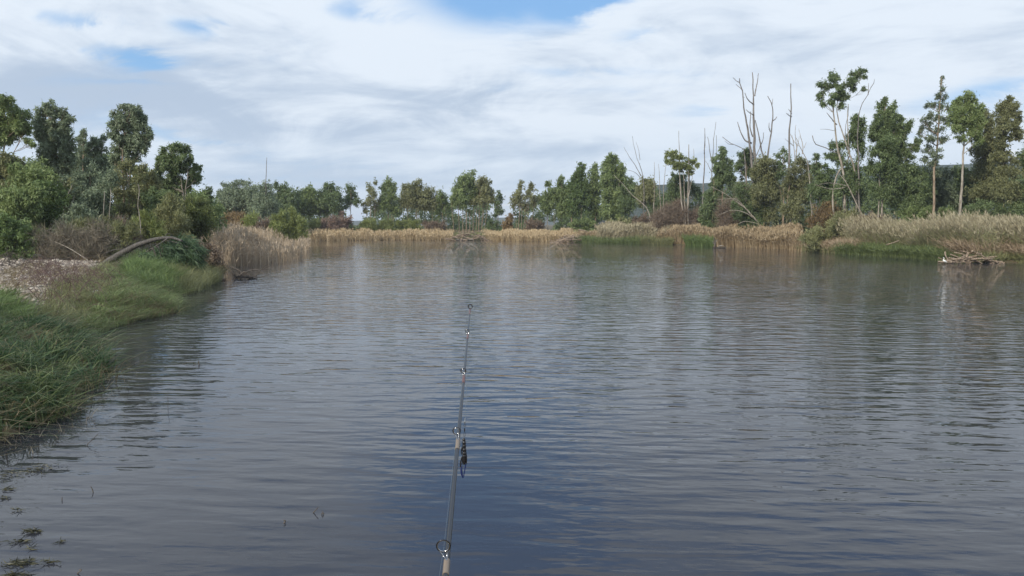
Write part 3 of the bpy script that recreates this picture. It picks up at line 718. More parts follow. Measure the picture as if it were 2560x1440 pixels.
plant('slender_gum', 'cone-shaped sparse gum with a thin leader and drooping sprays on the right bank', T, 61, 2345,
      [(2354, 200, 5, 12), (2356, 222, 8, 10), (2346, 238, 11, 12), (2362, 244, 9, 12), (2334, 262, 14, 12), (2352, 266, 12, 14), (2368, 270, 7, 12), (2318, 262, 7, 8), (2326, 288, 16, 14), (2350, 292, 14, 14), (2366, 300, 9, 14), (2308, 300, 9, 10),
       (2318, 316, 16, 14), (2342, 322, 16, 14), (2300, 330, 8, 16), (2328, 346, 18, 14), (2355, 350, 14, 14), (2320, 375, 18, 14), (2345, 385, 18, 16), (2312, 398, 14, 10), (2335, 408, 22, 12)], 'grey',
      [[(2336, None), (2338, 480), (2344, 360), (2354, 190)]], bark='tan', dens=0.55, group=RB, vofs=-0.3, r0=0.12)
plant('gum_tree', 'tall gum with a bright green mushroom top over one pale trunk, near the right edge', T, 59, 2405,
      [(2412, 240, 15, 11), (2396, 254, 16, 13), (2425, 256, 14, 14), (2410, 272, 24, 14), (2388, 284, 14, 16), (2432, 285, 14, 18), (2408, 300, 24, 14), (2388, 312, 13, 14), (2428, 320, 16, 14), (2446, 272, 10, 12), (2450, 300, 12, 16), (2400, 345, 14, 8), (2440, 345, 14, 14)], 'mid',
      [[(2397, None), (2404, 480), (2411, 380), (2410, 270)]], bark='pale', group=RB, r0=0.13, vofs=0.08)
plant('gum_tree', 'brownish crowned gum squeezed between the mushroom-topped gum and the rightmost gum', T, 63, 2462,
      [(2462, 282, 11, 12), (2472, 298, 14, 14), (2455, 315, 16, 16), (2478, 325, 16, 16), (2460, 345, 20, 16), (2450, 368, 20, 16), (2482, 360, 18, 18), (2465, 395, 26, 18), (2450, 425, 24, 20), (2480, 430, 26, 22), (2460, 470, 32, 26), (2490, 480, 24, 26)], 'olive', [[(2466, None), (2464, 300)]], bark='dark', group=RB, vofs=-0.25)
plant('gum_tree', 'rightmost tall gum, rounded rusty-green crown with tufts at its lower right', T, 60, 2512,
      [(2524, 248, 10, 9), (2510, 260, 13, 12), (2535, 265, 13, 13), (2500, 272, 10, 12), (2520, 285, 22, 14), (2545, 295, 10, 13), (2500, 298, 12, 12), (2530, 310, 20, 13), (2508, 322, 16, 14), (2542, 328, 12, 11), (2548, 342, 8, 7), (2518, 340, 14, 10), (2500, 350, 12, 14), (2505, 385, 22, 18), (2530, 395, 14, 10), (2520, 420, 24, 22), (2510, 465, 28, 28), (2545, 470, 18, 26)], 'olive',
      [[(2508, None), (2510, 480), (2516, 350), (2522, 260)]], bark='dark', group=RB, vofs=-0.2)
plant('gum_tree', 'tree cut by the right edge of the picture, dark foliage low down', T, 60, 2590,
      [(2562, 395, 18, 14), (2580, 380, 20, 20), (2570, 425, 22, 20), (2600, 420, 24, 30), (2575, 470, 28, 30), (2600, 340, 26, 26), (2610, 300, 20, 22)], 'dark', [[(2590, None), (2592, 340)]], group=RB)
for i, (bx, D, lb, lf, lobes, vo) in enumerate([
    (2270, 64, 'dark evergreen undergrowth tree below the gap left of the cone-shaped gum', 'dark', [(2270, 420, 22, 18), (2295, 430, 20, 20), (2280, 455, 30, 22), (2300, 480, 26, 24), (2268, 495, 28, 24)], 0.15),
    (2345, 66, 'blue-grey low tree beneath the cone-shaped sparse gum', 'grey', [(2330, 430, 26, 18), (2360, 435, 24, 18), (2340, 465, 32, 24), (2370, 480, 26, 26), (2325, 495, 26, 24)], -0.35),
    (2425, 66, 'dark low tree behind the pale trunk of the mushroom-topped gum', 'dark', [(2400, 425, 20, 16), (2425, 430, 22, 20), (2410, 460, 28, 22), (2435, 485, 30, 26), (2395, 500, 20, 22)], 0.15)]):
    plant('low_tree', lb, T, D, bx, lobes, lf, bark='dark', group=RB, vofs=vo)

# ------------------------------------------------------------------ left bank trees
LB = 'trees standing along the left bank'
plant('gum_tree', 'big dark-crowned gum cut by the left edge of the picture', T, 40, 5,
      [(8, 250, 26, 22), (-20, 240, 24, 24), (30, 272, 20, 20), (48, 296, 20, 22), (64, 284, 12, 14), (15, 300, 28, 24), (-20, 300, 28, 28), (62, 322, 18, 18), (38, 330, 22, 20), (10, 340, 28, 20), (70, 352, 11, 9), (84, 360, 9, 5), (-25, 350, 25, 22)], 'mid',
      [[(8, None), (4, 430), (10, 350), (12, 280)], [(25, None), (22, 420), (50, 350)]], bark='tan', group=LB, vofs=0.05, Lf=0.2)
plant('gum_tree', 'sparse olive tree under the dark-crowned gum at the left edge, sky showing beside it', T, 38, 20,
      [(10, 392, 22, 18), (35, 405, 22, 20), (-5, 430, 26, 24), (45, 435, 22, 22), (20, 460, 32, 24), (60, 455, 18, 20)], 'olive', [[(18, None), (20, 420)]], group=LB, vofs=-0.1, Lf=0.2)
plant('gum_tree', 'tall grey-green gum with a rounded head, second tall tree from the left', T, 42, 140,
      [(122, 262, 13, 12), (110, 280, 18, 16), (136, 280, 18, 18), (160, 284, 12, 15), (172, 302, 14, 16), (104, 305, 16, 20), (130, 310, 24, 22), (165, 330, 20, 20), (98, 335, 12, 20), (120, 345, 24, 22), (150, 360, 26, 24), (178, 360, 16, 22), (110, 380, 22, 22), (140, 395, 28, 22), (175, 395, 18, 22), (120, 420, 26, 22), (160, 430, 28, 24)], 'grey',
      [[(140, None), (142, 430), (130, 330), (122, 275)], [(160, None), (160, 430), (165, 320)]], group=LB, vofs=-0.02, Lf=0.2)
plant('gum_tree', 'small pointed pale crown between the second and third tall trees from the left', T, 46, 208,
      [(209, 330, 8, 10), (204, 348, 12, 12), (214, 362, 12, 14), (200, 385, 18, 20), (216, 400, 18, 22), (205, 430, 20, 22)], 'grey', [[(208, None), (208, 350)]], group=LB)
plant('gum_tree', 'soft grey-green gum with a flat top leaning on the tallest round-headed gum', T, 44, 240,
      [(232, 350, 12, 10), (250, 356, 14, 10), (222, 372, 16, 14), (245, 378, 22, 16), (262, 345, 8, 10), (235, 402, 26, 20), (262, 405, 18, 22), (228, 440, 28, 22), (258, 445, 22, 24), (238, 480, 34, 24)], 'grey', [[(240, None), (242, 380)], [(262, None), (256, 420)], [(170, 520), (178, 480), (190, 460)]], bark='pale', group=LB, vofs=0.05, Lf=0.2)
plant('gum_tree', 'tall blue-green gum with a broad round head, third tall tree from the left', T, 42, 320,
      [(308, 270, 10, 10), (330, 272, 12, 10), (350, 275, 8, 11), (295, 288, 15, 14), (322, 292, 20, 16), (352, 296, 14, 14), (284, 312, 16, 14), (312, 318, 22, 16), (345, 320, 20, 16), (372, 325, 10, 13), (290, 340, 20, 16), (325, 345, 24, 18), (358, 348, 16, 16), (372, 340, 8, 8), (300, 370, 22, 18), (335, 372, 22, 18), (360, 372, 10, 16), (284, 395, 16, 18), (330, 395, 20, 14)], 'grey',
      [[(308, None), (307, 480), (306, 380), (318, 290)], [(318, None), (322, 450), (334, 340)]], bark='tan', group=LB, vofs=-0.08, Lf=0.2)
plant('gum_tree', 'brown twiggy tree right below the broad round-headed gum', T, 41, 330,
      [(300, 415, 22, 18), (328, 420, 24, 18), (355, 425, 16, 18), (310, 450, 28, 22), (345, 455, 20, 22), (300, 485, 28, 24), (335, 490, 28, 26), (318, 525, 32, 24)], 'olive',
      [[(330, None), (325, 500), (318, 430)], [(345, None), (352, 520), (346, 470), (344, 440)], [(318, None), (330, 520), (340, 460)]], bark='pale', dens=0.6, group=LB, vofs=-0.15, Lf=0.2)
plant('gum_tree', 'rounded dark gum with pale twisted boughs, fourth tall tree from the left', T, 46, 445,
      [(448, 364, 14, 11), (430, 372, 14, 12), (465, 370, 13, 14), (410, 378, 12, 14), (400, 396, 12, 14), (428, 396, 20, 16), (455, 395, 18, 18), (478, 400, 12, 16), (398, 420, 15, 20), (425, 425, 22, 20), (468, 425, 20, 18), (492, 420, 12, 14), (495, 440, 9, 12), (395, 448, 16, 16), (420, 455, 24, 18), (480, 450, 18, 18), (450, 470, 20, 14)], 'dark',
      [[(462, None), (458, 480), (448, 430), (432, 400), (430, 380)], [(470, None), (466, 470), (470, 440), (466, 400)]], bark='pale', group=LB, vofs=0.15, Lf=0.2)
plant('gum_tree', 'small dark tree peeping out right of the rounded gum with twisted boughs', T, 52, 520,
      [(522, 472, 9, 9), (512, 484, 10, 12), (524, 492, 9, 10), (516, 510, 16, 14), (532, 525, 14, 16)], 'dark', [[(520, None), (520, 480)]], group=LB, Lf=0.22)

# shrubs of the left bank
SB = 'bushes on the left bank'
def bush(label, D, base, lobes, leaf, **k):
    k.setdefault('limbs', False); k.setdefault('bark', 'dark'); k.setdefault('leafpart', 'foliage'); k.setdefault('group', SB); k['dens'] = k.get('dens', 1.0) * 0.63
    if k.get('mode') != 'needle':
        Dg = push(base, D); yg = 562 + (HC - gz(P(base, 562, Dg)[0], Dg)) / Dg * F
        lo_ = []
        for l in lobes:
            ry = l[3] if len(l) > 3 else l[2]; y = l[1] + ry * 0.9
            while y < yg - ry * 0.3 and len(lo_) < 14:
                lo_.append((l[0] + rng.normal() * l[2] * 0.3, y, l[2] * 0.9, ry * 0.9)); y += ry * 1.1
        lobes = list(lobes) + lo_
    nstem = 4
    tr = []
    for j in range(nstem):
        l = lobes[j % len(lobes)]
        tr.append([(base + rng.normal() * 5, None), (0.5 * (base + l[0]), 0.5 * (l[1] + 600)), (l[0], l[1])])
    k.setdefault('trunks', tr); k.setdefault('r0', 0.04)
    nm = k.pop('name', 'bush')
    return plant(nm, label, 'bush', D, base, lobes, leaf, **k)
bush('bright green willow bush at the left edge, just above the gravel', 33, 30, [(0, 560, 40, 30), (35, 565, 36, 28), (60, 585, 26, 24), (10, 600, 38, 22), (45, 605, 30, 16), (-30, 580, 40, 40)], 'bright', Lf=0.2, droop=0.5)
bush('tall fresh green bush behind the willow bush at the left edge', 36, 40, [(10, 490, 40, 26), (50, 485, 36, 26), (85, 500, 30, 26), (20, 525, 42, 26), (65, 530, 36, 26), (95, 470, 30, 22), (-30, 500, 40, 50)], 'mid', Lf=0.2, vofs=0.15)
bush('yellow-green leafy bush in front of the second tall tree', 37, 125, [(110, 460, 26, 22), (135, 480, 26, 22), (120, 505, 30, 22), (150, 500, 24, 24), (105, 530, 26, 20), (135, 535, 28, 20)], 'bright', Lf=0.18, vofs=-0.15)
bush('blue-green bush beneath the white slanting stems', 36, 195, [(165, 545, 24, 22), (190, 550, 28, 24), (220, 540, 26, 26), (245, 555, 22, 22), (200, 520, 24, 18), (150, 570, 22, 16)], 'grey', Lf=0.18, vofs=-0.3)
bush('drab bush between the second tall tree and the brown twiggy tree', 40, 205, [(190, 465, 26, 22), (215, 490, 28, 22), (180, 500, 26, 22), (235, 515, 26, 22), (260, 500, 24, 26), (265, 545, 26, 24), (285, 560, 22, 24)], 'olive', Lf=0.18, vofs=-0.2)
bush('grey leafless thicket behind the gravel, left of the fallen log', 33, 190, [(110, 595, 26, 22), (145, 600, 30, 24), (185, 600, 32, 26), (225, 600, 32, 26), (262, 598, 28, 24), (240, 575, 24, 18), (165, 578, 26, 18)], 'twig', mode='twig', Lf=0.16, dens=0.5, name='thicket')
bush('brown leafless thicket directly behind the top of the fallen log', 36, 300, [(285, 585, 24, 24), (310, 590, 24, 22), (335, 595, 18, 20), (300, 560, 20, 18)], 'redtwig', mode='twig', Lf=0.16, dens=0.5, name='thicket')
bush('lime green tamarisk bush right behind the fallen log', 38, 360, [(345, 562, 22, 20), (370, 555, 22, 22), (390, 572, 24, 20), (352, 585, 24, 16), (380, 592, 26, 12), (360, 540, 14, 14)], 'lime', mode='up', Lf=0.16, dens=1.0, vofs=-0.05)
bush('dark green bush left of the lime tamarisk under the rounded gum', 41, 395, [(370, 500, 20, 20), (385, 480, 18, 18), (400, 510, 22, 22), (380, 525, 22, 18), (415, 490, 20, 20)], 'dark', Lf=0.18, vofs=0.2)
bush('olive feathery bush in the middle of the left bank shrubbery', 40, 430, [(410, 530, 26, 26), (435, 515, 26, 26), (420, 560, 30, 24), (450, 550, 28, 26), (445, 585, 30, 18), (425, 500, 18, 16)], 'olive', mode='up', Lf=0.17, dens=0.9)
bush('yellowish feathery bush at the water end of the left shrubbery', 42, 495, [(475, 520, 24, 24), (500, 515, 22, 22), (490, 545, 28, 22), (515, 540, 22, 22), (525, 560, 18, 18), (475, 565, 26, 18), (505, 572, 26, 14)], 'yellow', mode='up', Lf=0.17, dens=0.9, vofs=-0.3)

bush('soft grey-green bush filling the gap under the soft flat-topped gum', 39, 235, [(225, 440, 34, 26), (250, 470, 34, 26), (205, 455, 30, 24), (275, 440, 26, 26), (240, 505, 36, 26)], 'grey', Lf=0.19)
bush('pale willow with upright shoots under the second tall tree', 37.5, 80, [(60, 440, 30, 26), (90, 430, 26, 26), (110, 420, 24, 22), (75, 465, 36, 26), (40, 420, 26, 24)], 'mid', Lf=0.2, vofs=0.1)
bush('drab bush between the brown twiggy tree and the rounded dark gum', 42, 375, [(365, 460, 20, 26), (385, 440, 16, 20), (372, 490, 24, 24), (350, 520, 26, 24), (395, 470, 20, 22)], 'olive', Lf=0.18)
bush('tangled low scrub behind the gravel and the fallen log', 35, 240, [(180, 575, 30, 16), (220, 565, 30, 18), (260, 570, 30, 18), (300, 570, 26, 20), (330, 575, 22, 16)], 'olive', mode='up', Lf=0.17, dens=0.7, vofs=-0.15, name='scrub_bush')

# bushes between left reed bed and far bank
MB_ = 'bushes behind the reeds of the far left shore'
for (lb, D, bx, lobes, leaf, md, dn) in [
    ('orange-brown bush on the shore left of the bare pole', 84, 580, [(565, 548, 20, 12), (590, 545, 22, 12), (610, 548, 18, 12), (580, 562, 28, 10)], 'rust', 'up', 0.8),
    ('lime bush below the pale-leaved gum and bare pole', 82, 632, [(622, 548, 14, 14), (636, 544, 12, 12), (630, 562, 20, 12)], 'lime', 'up', 0.9),
    ('brown dead shrub between the two lime bushes of the far left shore', 80, 660, [(655, 558, 14, 12), (668, 560, 12, 12), (650, 570, 16, 8)], 'brown', 'up', 0.8),
    ('wide lime-green tamarisk behind the end of the left reed bed', 78, 700, [(690, 550, 16, 14), (705, 540, 14, 14), (695, 568, 22, 16), (715, 560, 14, 16), (700, 580, 26, 12)], 'lime', 'up', 1.0),
    ('tallest lime willow with a wind-bent pointed top on the far left shore', 78, 742, [(730, 527, 6, 10), (736, 545, 11, 12), (745, 555, 16, 14), (755, 565, 15, 15), (740, 578, 22, 14), (758, 582, 14, 10)], 'lime', 'up', 1.1),
    ('small lime bush right of the tallest lime willow', 92, 788, [(782, 555, 9, 8), (792, 556, 9, 8), (786, 565, 14, 8)], 'lime', 'up', 1.0),
    ('pinkish-brown leafless bush on the shore right of the small lime bush', 104, 832, [(812, 553, 14, 9), (835, 550, 16, 10), (822, 565, 18, 8), (845, 563, 12, 8)], 'pink', 'up', 0.8),
    ('coral coloured bush below the lone slender gum', 108, 862, [(855, 532, 7, 7), (862, 548, 10, 9), (875, 545, 8, 8), (870, 558, 13, 8)], 'pink', 'leaf', 0.8),
    ('dark bent evergreen bush above the golden reeds of the far shore', 106, 888, [(880, 565, 8, 5), (893, 570, 9, 6), (900, 576, 7, 4)], 'dark', 'leaf', 1.0),
    ('lime broom bush right of the coral bush', 108, 925, [(912, 558, 13, 8), (930, 556, 14, 9), (920, 566, 20, 7)], 'lime', 'up', 1.0),
    ('olive broom bush below the peaked dark gum', 108, 968, [(955, 560, 13, 8), (975, 558, 14, 9), (965, 567, 20, 6)], 'yellow', 'up', 1.0),
    ('lime broom bush below the wide olive canopy', 108, 1020, [(1000, 560, 13, 9), (1022, 557, 14, 10), (1040, 560, 13, 9), (1015, 568, 22, 6)], 'lime', 'up', 1.0),
    ('drab leafless bush left of the stems of the central clump', 108, 1085, [(1068, 560, 12, 9), (1088, 562, 14, 9), (1105, 562, 12, 8)], 'brown', 'up', 0.8),
    ('golden-orange shrub at the foot of the bright sky notch', 110, 1272, [(1277, 537, 6, 7), (1270, 548, 7, 8), (1264, 560, 9, 8), (1275, 563, 9, 7)], 'rust', 'leaf', 1.0),
    ('dark round bush left of the golden-orange shrub', 112, 1240, [(1226, 553, 10, 6), (1240, 556, 11, 7), (1232, 566, 16, 7)], 'dark', 'leaf', 1.0),
    ('low dark green bush on the far shore below the slim bright-trunked gum', 106, 1398, [(1392, 562, 10, 8), (1404, 558, 9, 8), (1398, 572, 14, 7)], 'dark', 'leaf', 1.0),
    ('brown undergrowth bush left of the slim bright-trunked gum', 108, 1340, [(1325, 556, 12, 8), (1345, 558, 13, 8), (1335, 566, 18, 7)], 'brown', 'up', 0.8),
    ('dark undergrowth bush beneath the dense green stand', 106, 1455, [(1440, 553, 14, 10), (1462, 548, 14, 10), (1480, 558, 13, 9), (1455, 563, 20, 8)], 'mid', 'leaf', 1.0),
    ('olive undergrowth bush beneath the tallest far gum', 104, 1545, [(1525, 555, 14, 10), (1548, 552, 14, 10), (1570, 556, 14, 10), (1550, 566, 24, 8)], 'olive', 'leaf', 1.0),
    ('drab brown bush at the foot of the olive round-crowned gum', 98, 1610, [(1590, 553, 14, 12), (1612, 548, 15, 14), (1630, 552, 12, 12)], 'brown', 'up', 0.9),
    ]:
    bush(lb, D, bx, lobes, leaf, mode=md, dens=dn, group=MB_, Lf=0.3 if md == 'up' else None)

RSB = 'bushes on the right bank'
bush('large reddish-brown leafless bush left of the umbrella tree stems', 84, 1685, [(1650, 540, 22, 22), (1675, 525, 24, 18), (1700, 522, 22, 18), (1665, 555, 26, 16), (1700, 548, 26, 20), (1735, 540, 22, 22), (1755, 548, 18, 20)], 'redtwig', mode='twig', Lf=0.26, dens=0.9, group=RSB)
bush('dark green bush right of the umbrella tree stems above the rusty reeds', 80, 1790, [(1770, 500, 18, 22), (1790, 520, 22, 24), (1765, 535, 18, 20), (1800, 550, 26, 18), (1780, 480, 14, 16)], 'dark', group=RSB, vofs=0.1)
bush('brown twiggy bush under the bent bare branches', 76, 1835, [(1810, 520, 20, 24), (1835, 530, 22, 24), (1850, 505, 22, 22), (1825, 555, 28, 16), (1860, 480, 22, 22)], 'redtwig', mode='twig', Lf=0.24, dens=0.7, group=RSB)
bush('dark grey-green bush right of the bent bare branches', 70, 1890, [(1880, 490, 24, 26), (1865, 520, 20, 24), (1885, 550, 26, 22), (1900, 530, 24, 24), (1850, 470, 18, 20)], 'dark', group=RSB, vofs=0.0)
bush('rust brown bush under the leaning pale trunk', 60, 2075, [(2050, 535, 24, 22), (2080, 525, 24, 20), (2070, 555, 30, 22), (2100, 545, 22, 22)], 'rust', mode='up', Lf=0.22, dens=0.7, vofs=-0.25, group=RSB)
bush('tall yellow-brown tamarisk where the tall reeds begin', 56, 2110, [(2090, 560, 30, 26), (2120, 550, 28, 26), (2050, 585, 30, 24), (2085, 600, 34, 20), (2125, 590, 30, 26), (2140, 570, 20, 22), (2020, 600, 24, 16)], 'olive', mode='up', Lf=0.2, dens=0.9, vofs=0.15, group=RSB)
bush('dark grey-green weeping bush hanging over the water on the right bank', 51.5, 2030, [(2010, 612, 20, 12), (2032, 615, 20, 12), (2050, 618, 16, 10)], 'dark', mode='needle', Lf=0.2, dens=1.0, group=RSB)
bush('brown bramble at the foot of the dense gum with side bulges', 57, 2185, [(2160, 555, 18, 16), (2185, 550, 20, 18), (2205, 560, 18, 16)], 'brown', mode='up', Lf=0.2, dens=0.8, vofs=-0.2, group=RSB)
bush('green undergrowth bush under the cone-shaped gum above the reeds', 62, 2300, [(2270, 530, 24, 18), (2300, 525, 24, 18), (2330, 528, 24, 18), (2360, 530, 20, 16)], 'mid', group=RSB, vofs=-0.1)
bush('dark undergrowth bush near the right edge above the tall reeds', 60, 2470, [(2430, 525, 24, 18), (2460, 520, 26, 22), (2495, 522, 26, 22), (2530, 520, 24, 26), (2560, 510, 24, 28)], 'dark', group=RSB, vofs=0.15)

# ------------------------------------------------------------------ dead trees
DT = 'dead bare trees on the right bank'
dead('dead_tree', 'tallest dead tree with many curved bare boughs on the right bank', 74,
     [([(1892, None), (1890, 474), (1887, 380), (1887, 309), (1886, 264), (1887, 238), (1883, 215), (1881, 181)], 10, 1.6),
      ([(1886, 470), (1885, 451), (1876, 365), (1870, 309), (1862, 262), (1857, 226), (1850, 207), (1849, 196)], 6.0, 1.4),
      ([(1887, 240), (1891, 215), (1896, 183)], 2.6, 1.0), ([(1857, 226), (1850, 219), (1840, 211)], 1.6, 0.8), ([(1850, 207), (1842, 203), (1832, 194)], 1.6, 0.8),
      ([(1880, 358), (1864, 352), (1852, 330), (1844, 305)], 3.2, 1.2), ([(1885, 262), (1870, 250), (1862, 232)], 2.6, 1.0),
      ([(1882, 342), (1876, 315), (1877, 279)], 2.4, 1.2), ([(1885, 288), (1875, 283), (1865, 274)], 2.0, 0.9),
      ([(1911, 440), (1907, 391), (1898, 345), (1888, 300)], 3.4, 1.6), ([(1901, 365), (1908, 350), (1909, 331)], 2.0, 0.8),
      ([(1888, 395), (1899, 370), (1902, 355)], 2.0, 1.0)], group=DT)
dead('dead_limb_tree', 'low dead stem reaching left with a bent bare arm, left of the tallest dead tree', 76,
     [([(1866, None), (1864, 480), (1862, 400), (1859, 371), (1845, 366), (1832, 361), (1815, 350), (1806, 342)], 3.6, 1.0), ([(1832, 361), (1822, 360), (1812, 352)], 1.2, 0.5)], group=DT)
dead('dead_tree', 'forked dead trunk right of the tallest dead tree', 75,
     [([(1911, None), (1914, 466), (1919, 410), (1926, 346), (1932, 301), (1930, 260), (1919, 240)], 6.5, 1.3), ([(1932, 302), (1938, 298), (1942, 292)], 2.4, 1.0), ([(1926, 330), (1922, 318), (1923, 307)], 2.0, 0.8), ([(1930, 265), (1931, 256), (1932, 247)], 1.4, 0.7)], group=DT)
dead('dead_tree', 'straight dead pole with one small hooked stub, right of the forked dead trunk', 72,
     [([(1980, None), (1979, 425), (1978, 350), (1979.5, 290), (1977, 209)], 6.0, 1.6), ([(1979, 291), (1972, 288), (1966, 283)], 2.0, 1.0), ([(1979, 285), (1976, 279), (1971, 273)], 1.8, 0.8)], group=DT)
dead('dead_tree', 'thin pale dead tree with wispy upswept twigs just right of the straight dead pole', 70,
     [([(1988, None), (1988, 556), (1990, 402), (1986, 370), (1982, 345), (1976, 335)], 3.8, 0.8), ([(1990, 402), (1992, 370), (1988, 330), (1990, 312)], 1.8, 0.6), ([(1984, 365), (1972, 355), (1962, 347)], 1.3, 0.5), ([(1989, 380), (1996, 355), (1999, 340)], 1.3, 0.5)], 'pale', group=DT)
dead('dead_tree', 'slender forked bare tree between the straight dead pole and the airy-topped gum', 68,
     [([(2025, None), (2024, 515), (2012, 399), (1999, 368), (1991, 345)], 3.6, 0.9), ([(2006, 385), (2008, 365), (2001, 340), (1997, 322)], 1.8, 0.6), ([(2010, 370), (2016, 355)], 1.2, 0.5), ([(1997, 365), (1984, 352), (1980, 338)], 1.3, 0.5)], 'pale', group=DT)
dead('dead_tree', 'tall thin bare tree forking twice, right of the airy-topped gum crown', 63,
     [([(2152, None), (2150, 470), (2149, 395), (2147, 305), (2155, 262), (2170, 238), (2177, 219)], 4.0, 1.0), ([(2170, 238), (2171, 220), (2172, 208)], 1.6, 0.6), ([(2177, 219), (2184, 208), (2186, 198)], 1.3, 0.6)], 'grey', group=DT)
dead('dead_tree', 'bare tree with a long crooked bough pointing left under the airy-topped gum', 61,
     [([(2112, None), (2106, 430), (2098, 384), (2082, 376), (2065, 369), (2048, 363), (2036, 359), (2033, 350), (2031, 339)], 3.2, 1.4), ([(2092, 312), (2080, 298), (2067, 282)], 2.4, 1.0), ([(2086, 327), (2068, 323), (2050, 323)], 1.0, 0.5), ([(2112, 355), (2114, 310), (2120, 285), (2121, 265)], 1.6, 0.6)], 'grey', group=DT)
dead('dead_tree', 'pale trunk leaning left over the rust brown bush with two drooping boughs', 57.5,
     [([(2164, None), (2160, 552), (2140, 505), (2125, 474), (2112, 450), (2099, 436)], 4.2, 1.4), ([(2120, 466), (2095, 459), (2070, 457), (2048, 462)], 1.7, 0.7), ([(2112, 468), (2085, 472), (2060, 468), (2036, 460)], 1.7, 0.8)], 'pale', group=DT)
dead('fallen_bough', 'pale bent bare branches arching down to the rusty reeds', 69,
     [([(1912, None), (1905, 571), (1890, 550), (1877, 537), (1862, 518), (1847, 507), (1830, 494), (1810, 481), (1778, 466)], 4.0, 0.8), ([(1885, 546), (1865, 533), (1845, 527), (1815, 530), (1795, 538)], 2.2, 0.7), ([(1855, 512), (1838, 498), (1820, 497), (1790, 500)], 1.8, 0.6), ([(1895, 560), (1880, 555), (1862, 553), (1845, 560)], 2.0, 0.8), ([(1868, 525), (1850, 505), (1838, 492)], 1.6, 0.6)], 'pale', group=DT)
for (lb, D, st, bk) in [
    ('needle-thin dead pole behind the left side of the umbrella tree', 90, [([(1712, None), (1706, 520), (1700, 440), (1699, 380), (1697, 327)], 3.2, 0.7)], 'pale'),
    ('dead pole rising through the middle of the umbrella tree', 89, [([(1721, None), (1720, 480), (1722, 361)], 3.6, 1.2), ([(1722, 440), (1735, 400), (1734, 372)], 1.4, 0.6)], 'pale'),
    ('stout dead pole standing right of the umbrella tree', 86, [([(1757, None), (1757, 451), (1760, 370), (1762, 320)], 3.8, 1.0), ([(1760, 385), (1763, 350), (1762, 330)], 1.0, 0.5)], 'grey'),
    ('dead tree with two upswept prongs, second right of the umbrella tree', 85, [([(1778, None), (1778, 450), (1780, 402), (1783, 345), (1790, 305)], 3.0, 0.7), ([(1779, 405), (1773, 375), (1769, 342)], 1.8, 0.7), ([(1779, 430), (1770, 412), (1764, 402)], 1.3, 0.6), ([(1788, None), (1790, 420), (1791, 338)], 1.5, 0.7)], 'grey'),
    ('leftmost dead pole left of the umbrella tree', 92, [([(1636, None), (1635, 500), (1637, 440), (1636, 405)], 2.0, 0.6)], 'pale'),
    ('pair of close thin dead stems left of the umbrella tree', 91, [([(1655, None), (1652, 480), (1648, 430), (1646, 410)], 2.0, 0.6), ([(1660, None), (1660, 470), (1666, 400), (1666, 388)], 2.2, 0.6)], 'pale'),
    ('fan of tall bare sticks leaning left above the olive round-crowned gum', 103, [([(1606, None), (1606, 447), (1594, 400), (1585, 362), (1581, 340)], 2.2, 0.6), ([(1603, 440), (1586, 408), (1570, 385), (1560, 368)], 1.6, 0.5), ([(1602, 447), (1592, 435), (1580, 428), (1568, 425)], 1.2, 0.5), ([(1600, 400), (1597, 375), (1590, 355)], 1.0, 0.4)], 'grey'),
    ('long pale dead stem slanting across the tallest far gum', 101, [([(1640, None), (1612, 512), (1585, 490), (1560, 462), (1534, 437)], 2.8, 0.8)], 'pale'),
    ('thin bare mast on the far left shore, standing high over the pale-leaved gum', 107, [([(664, None), (664, 460), (664.5, 430), (667, 394)], 2.4, 0.9), ([(664, 470), (661, 456), (660, 448)], 1.0, 0.5)], 'grey'),
    ('thin brown stem leaning against the end of the spreading grey-green gum', 109, [([(655, None), (648, 540), (640, 510), (633, 488)], 2.0, 0.9)], 'tan'),
    ('white slanting stem low in the left shrubbery, nearest the lime tamarisk', 37, [([(350, None), (351, 545), (347, 510), (348, 480), (345, 460)], 2.2, 1.0)], 'pale'),
    ('pair of white slanting stems in front of the brown twiggy tree on the left', 37.5, [([(252, None), (258, 530), (260, 500), (261, 478)], 1.8, 1.1), ([(268, None), (273, 530), (277, 495), (276, 470)], 2.0, 1.1)], 'pale'),
    ('white leaning stems half hidden in the drab bush on the left', 37, [([(150, None), (165, 510), (174, 480), (181, 462)], 1.8, 1.0), ([(162, None), (172, 525), (180, 508), (186, 490)], 1.4, 0.9)], 'pale')]:
    dead('dead_pole', lb, D, st, bk, group='thin dead poles and bare stems among the trees', sides=6)

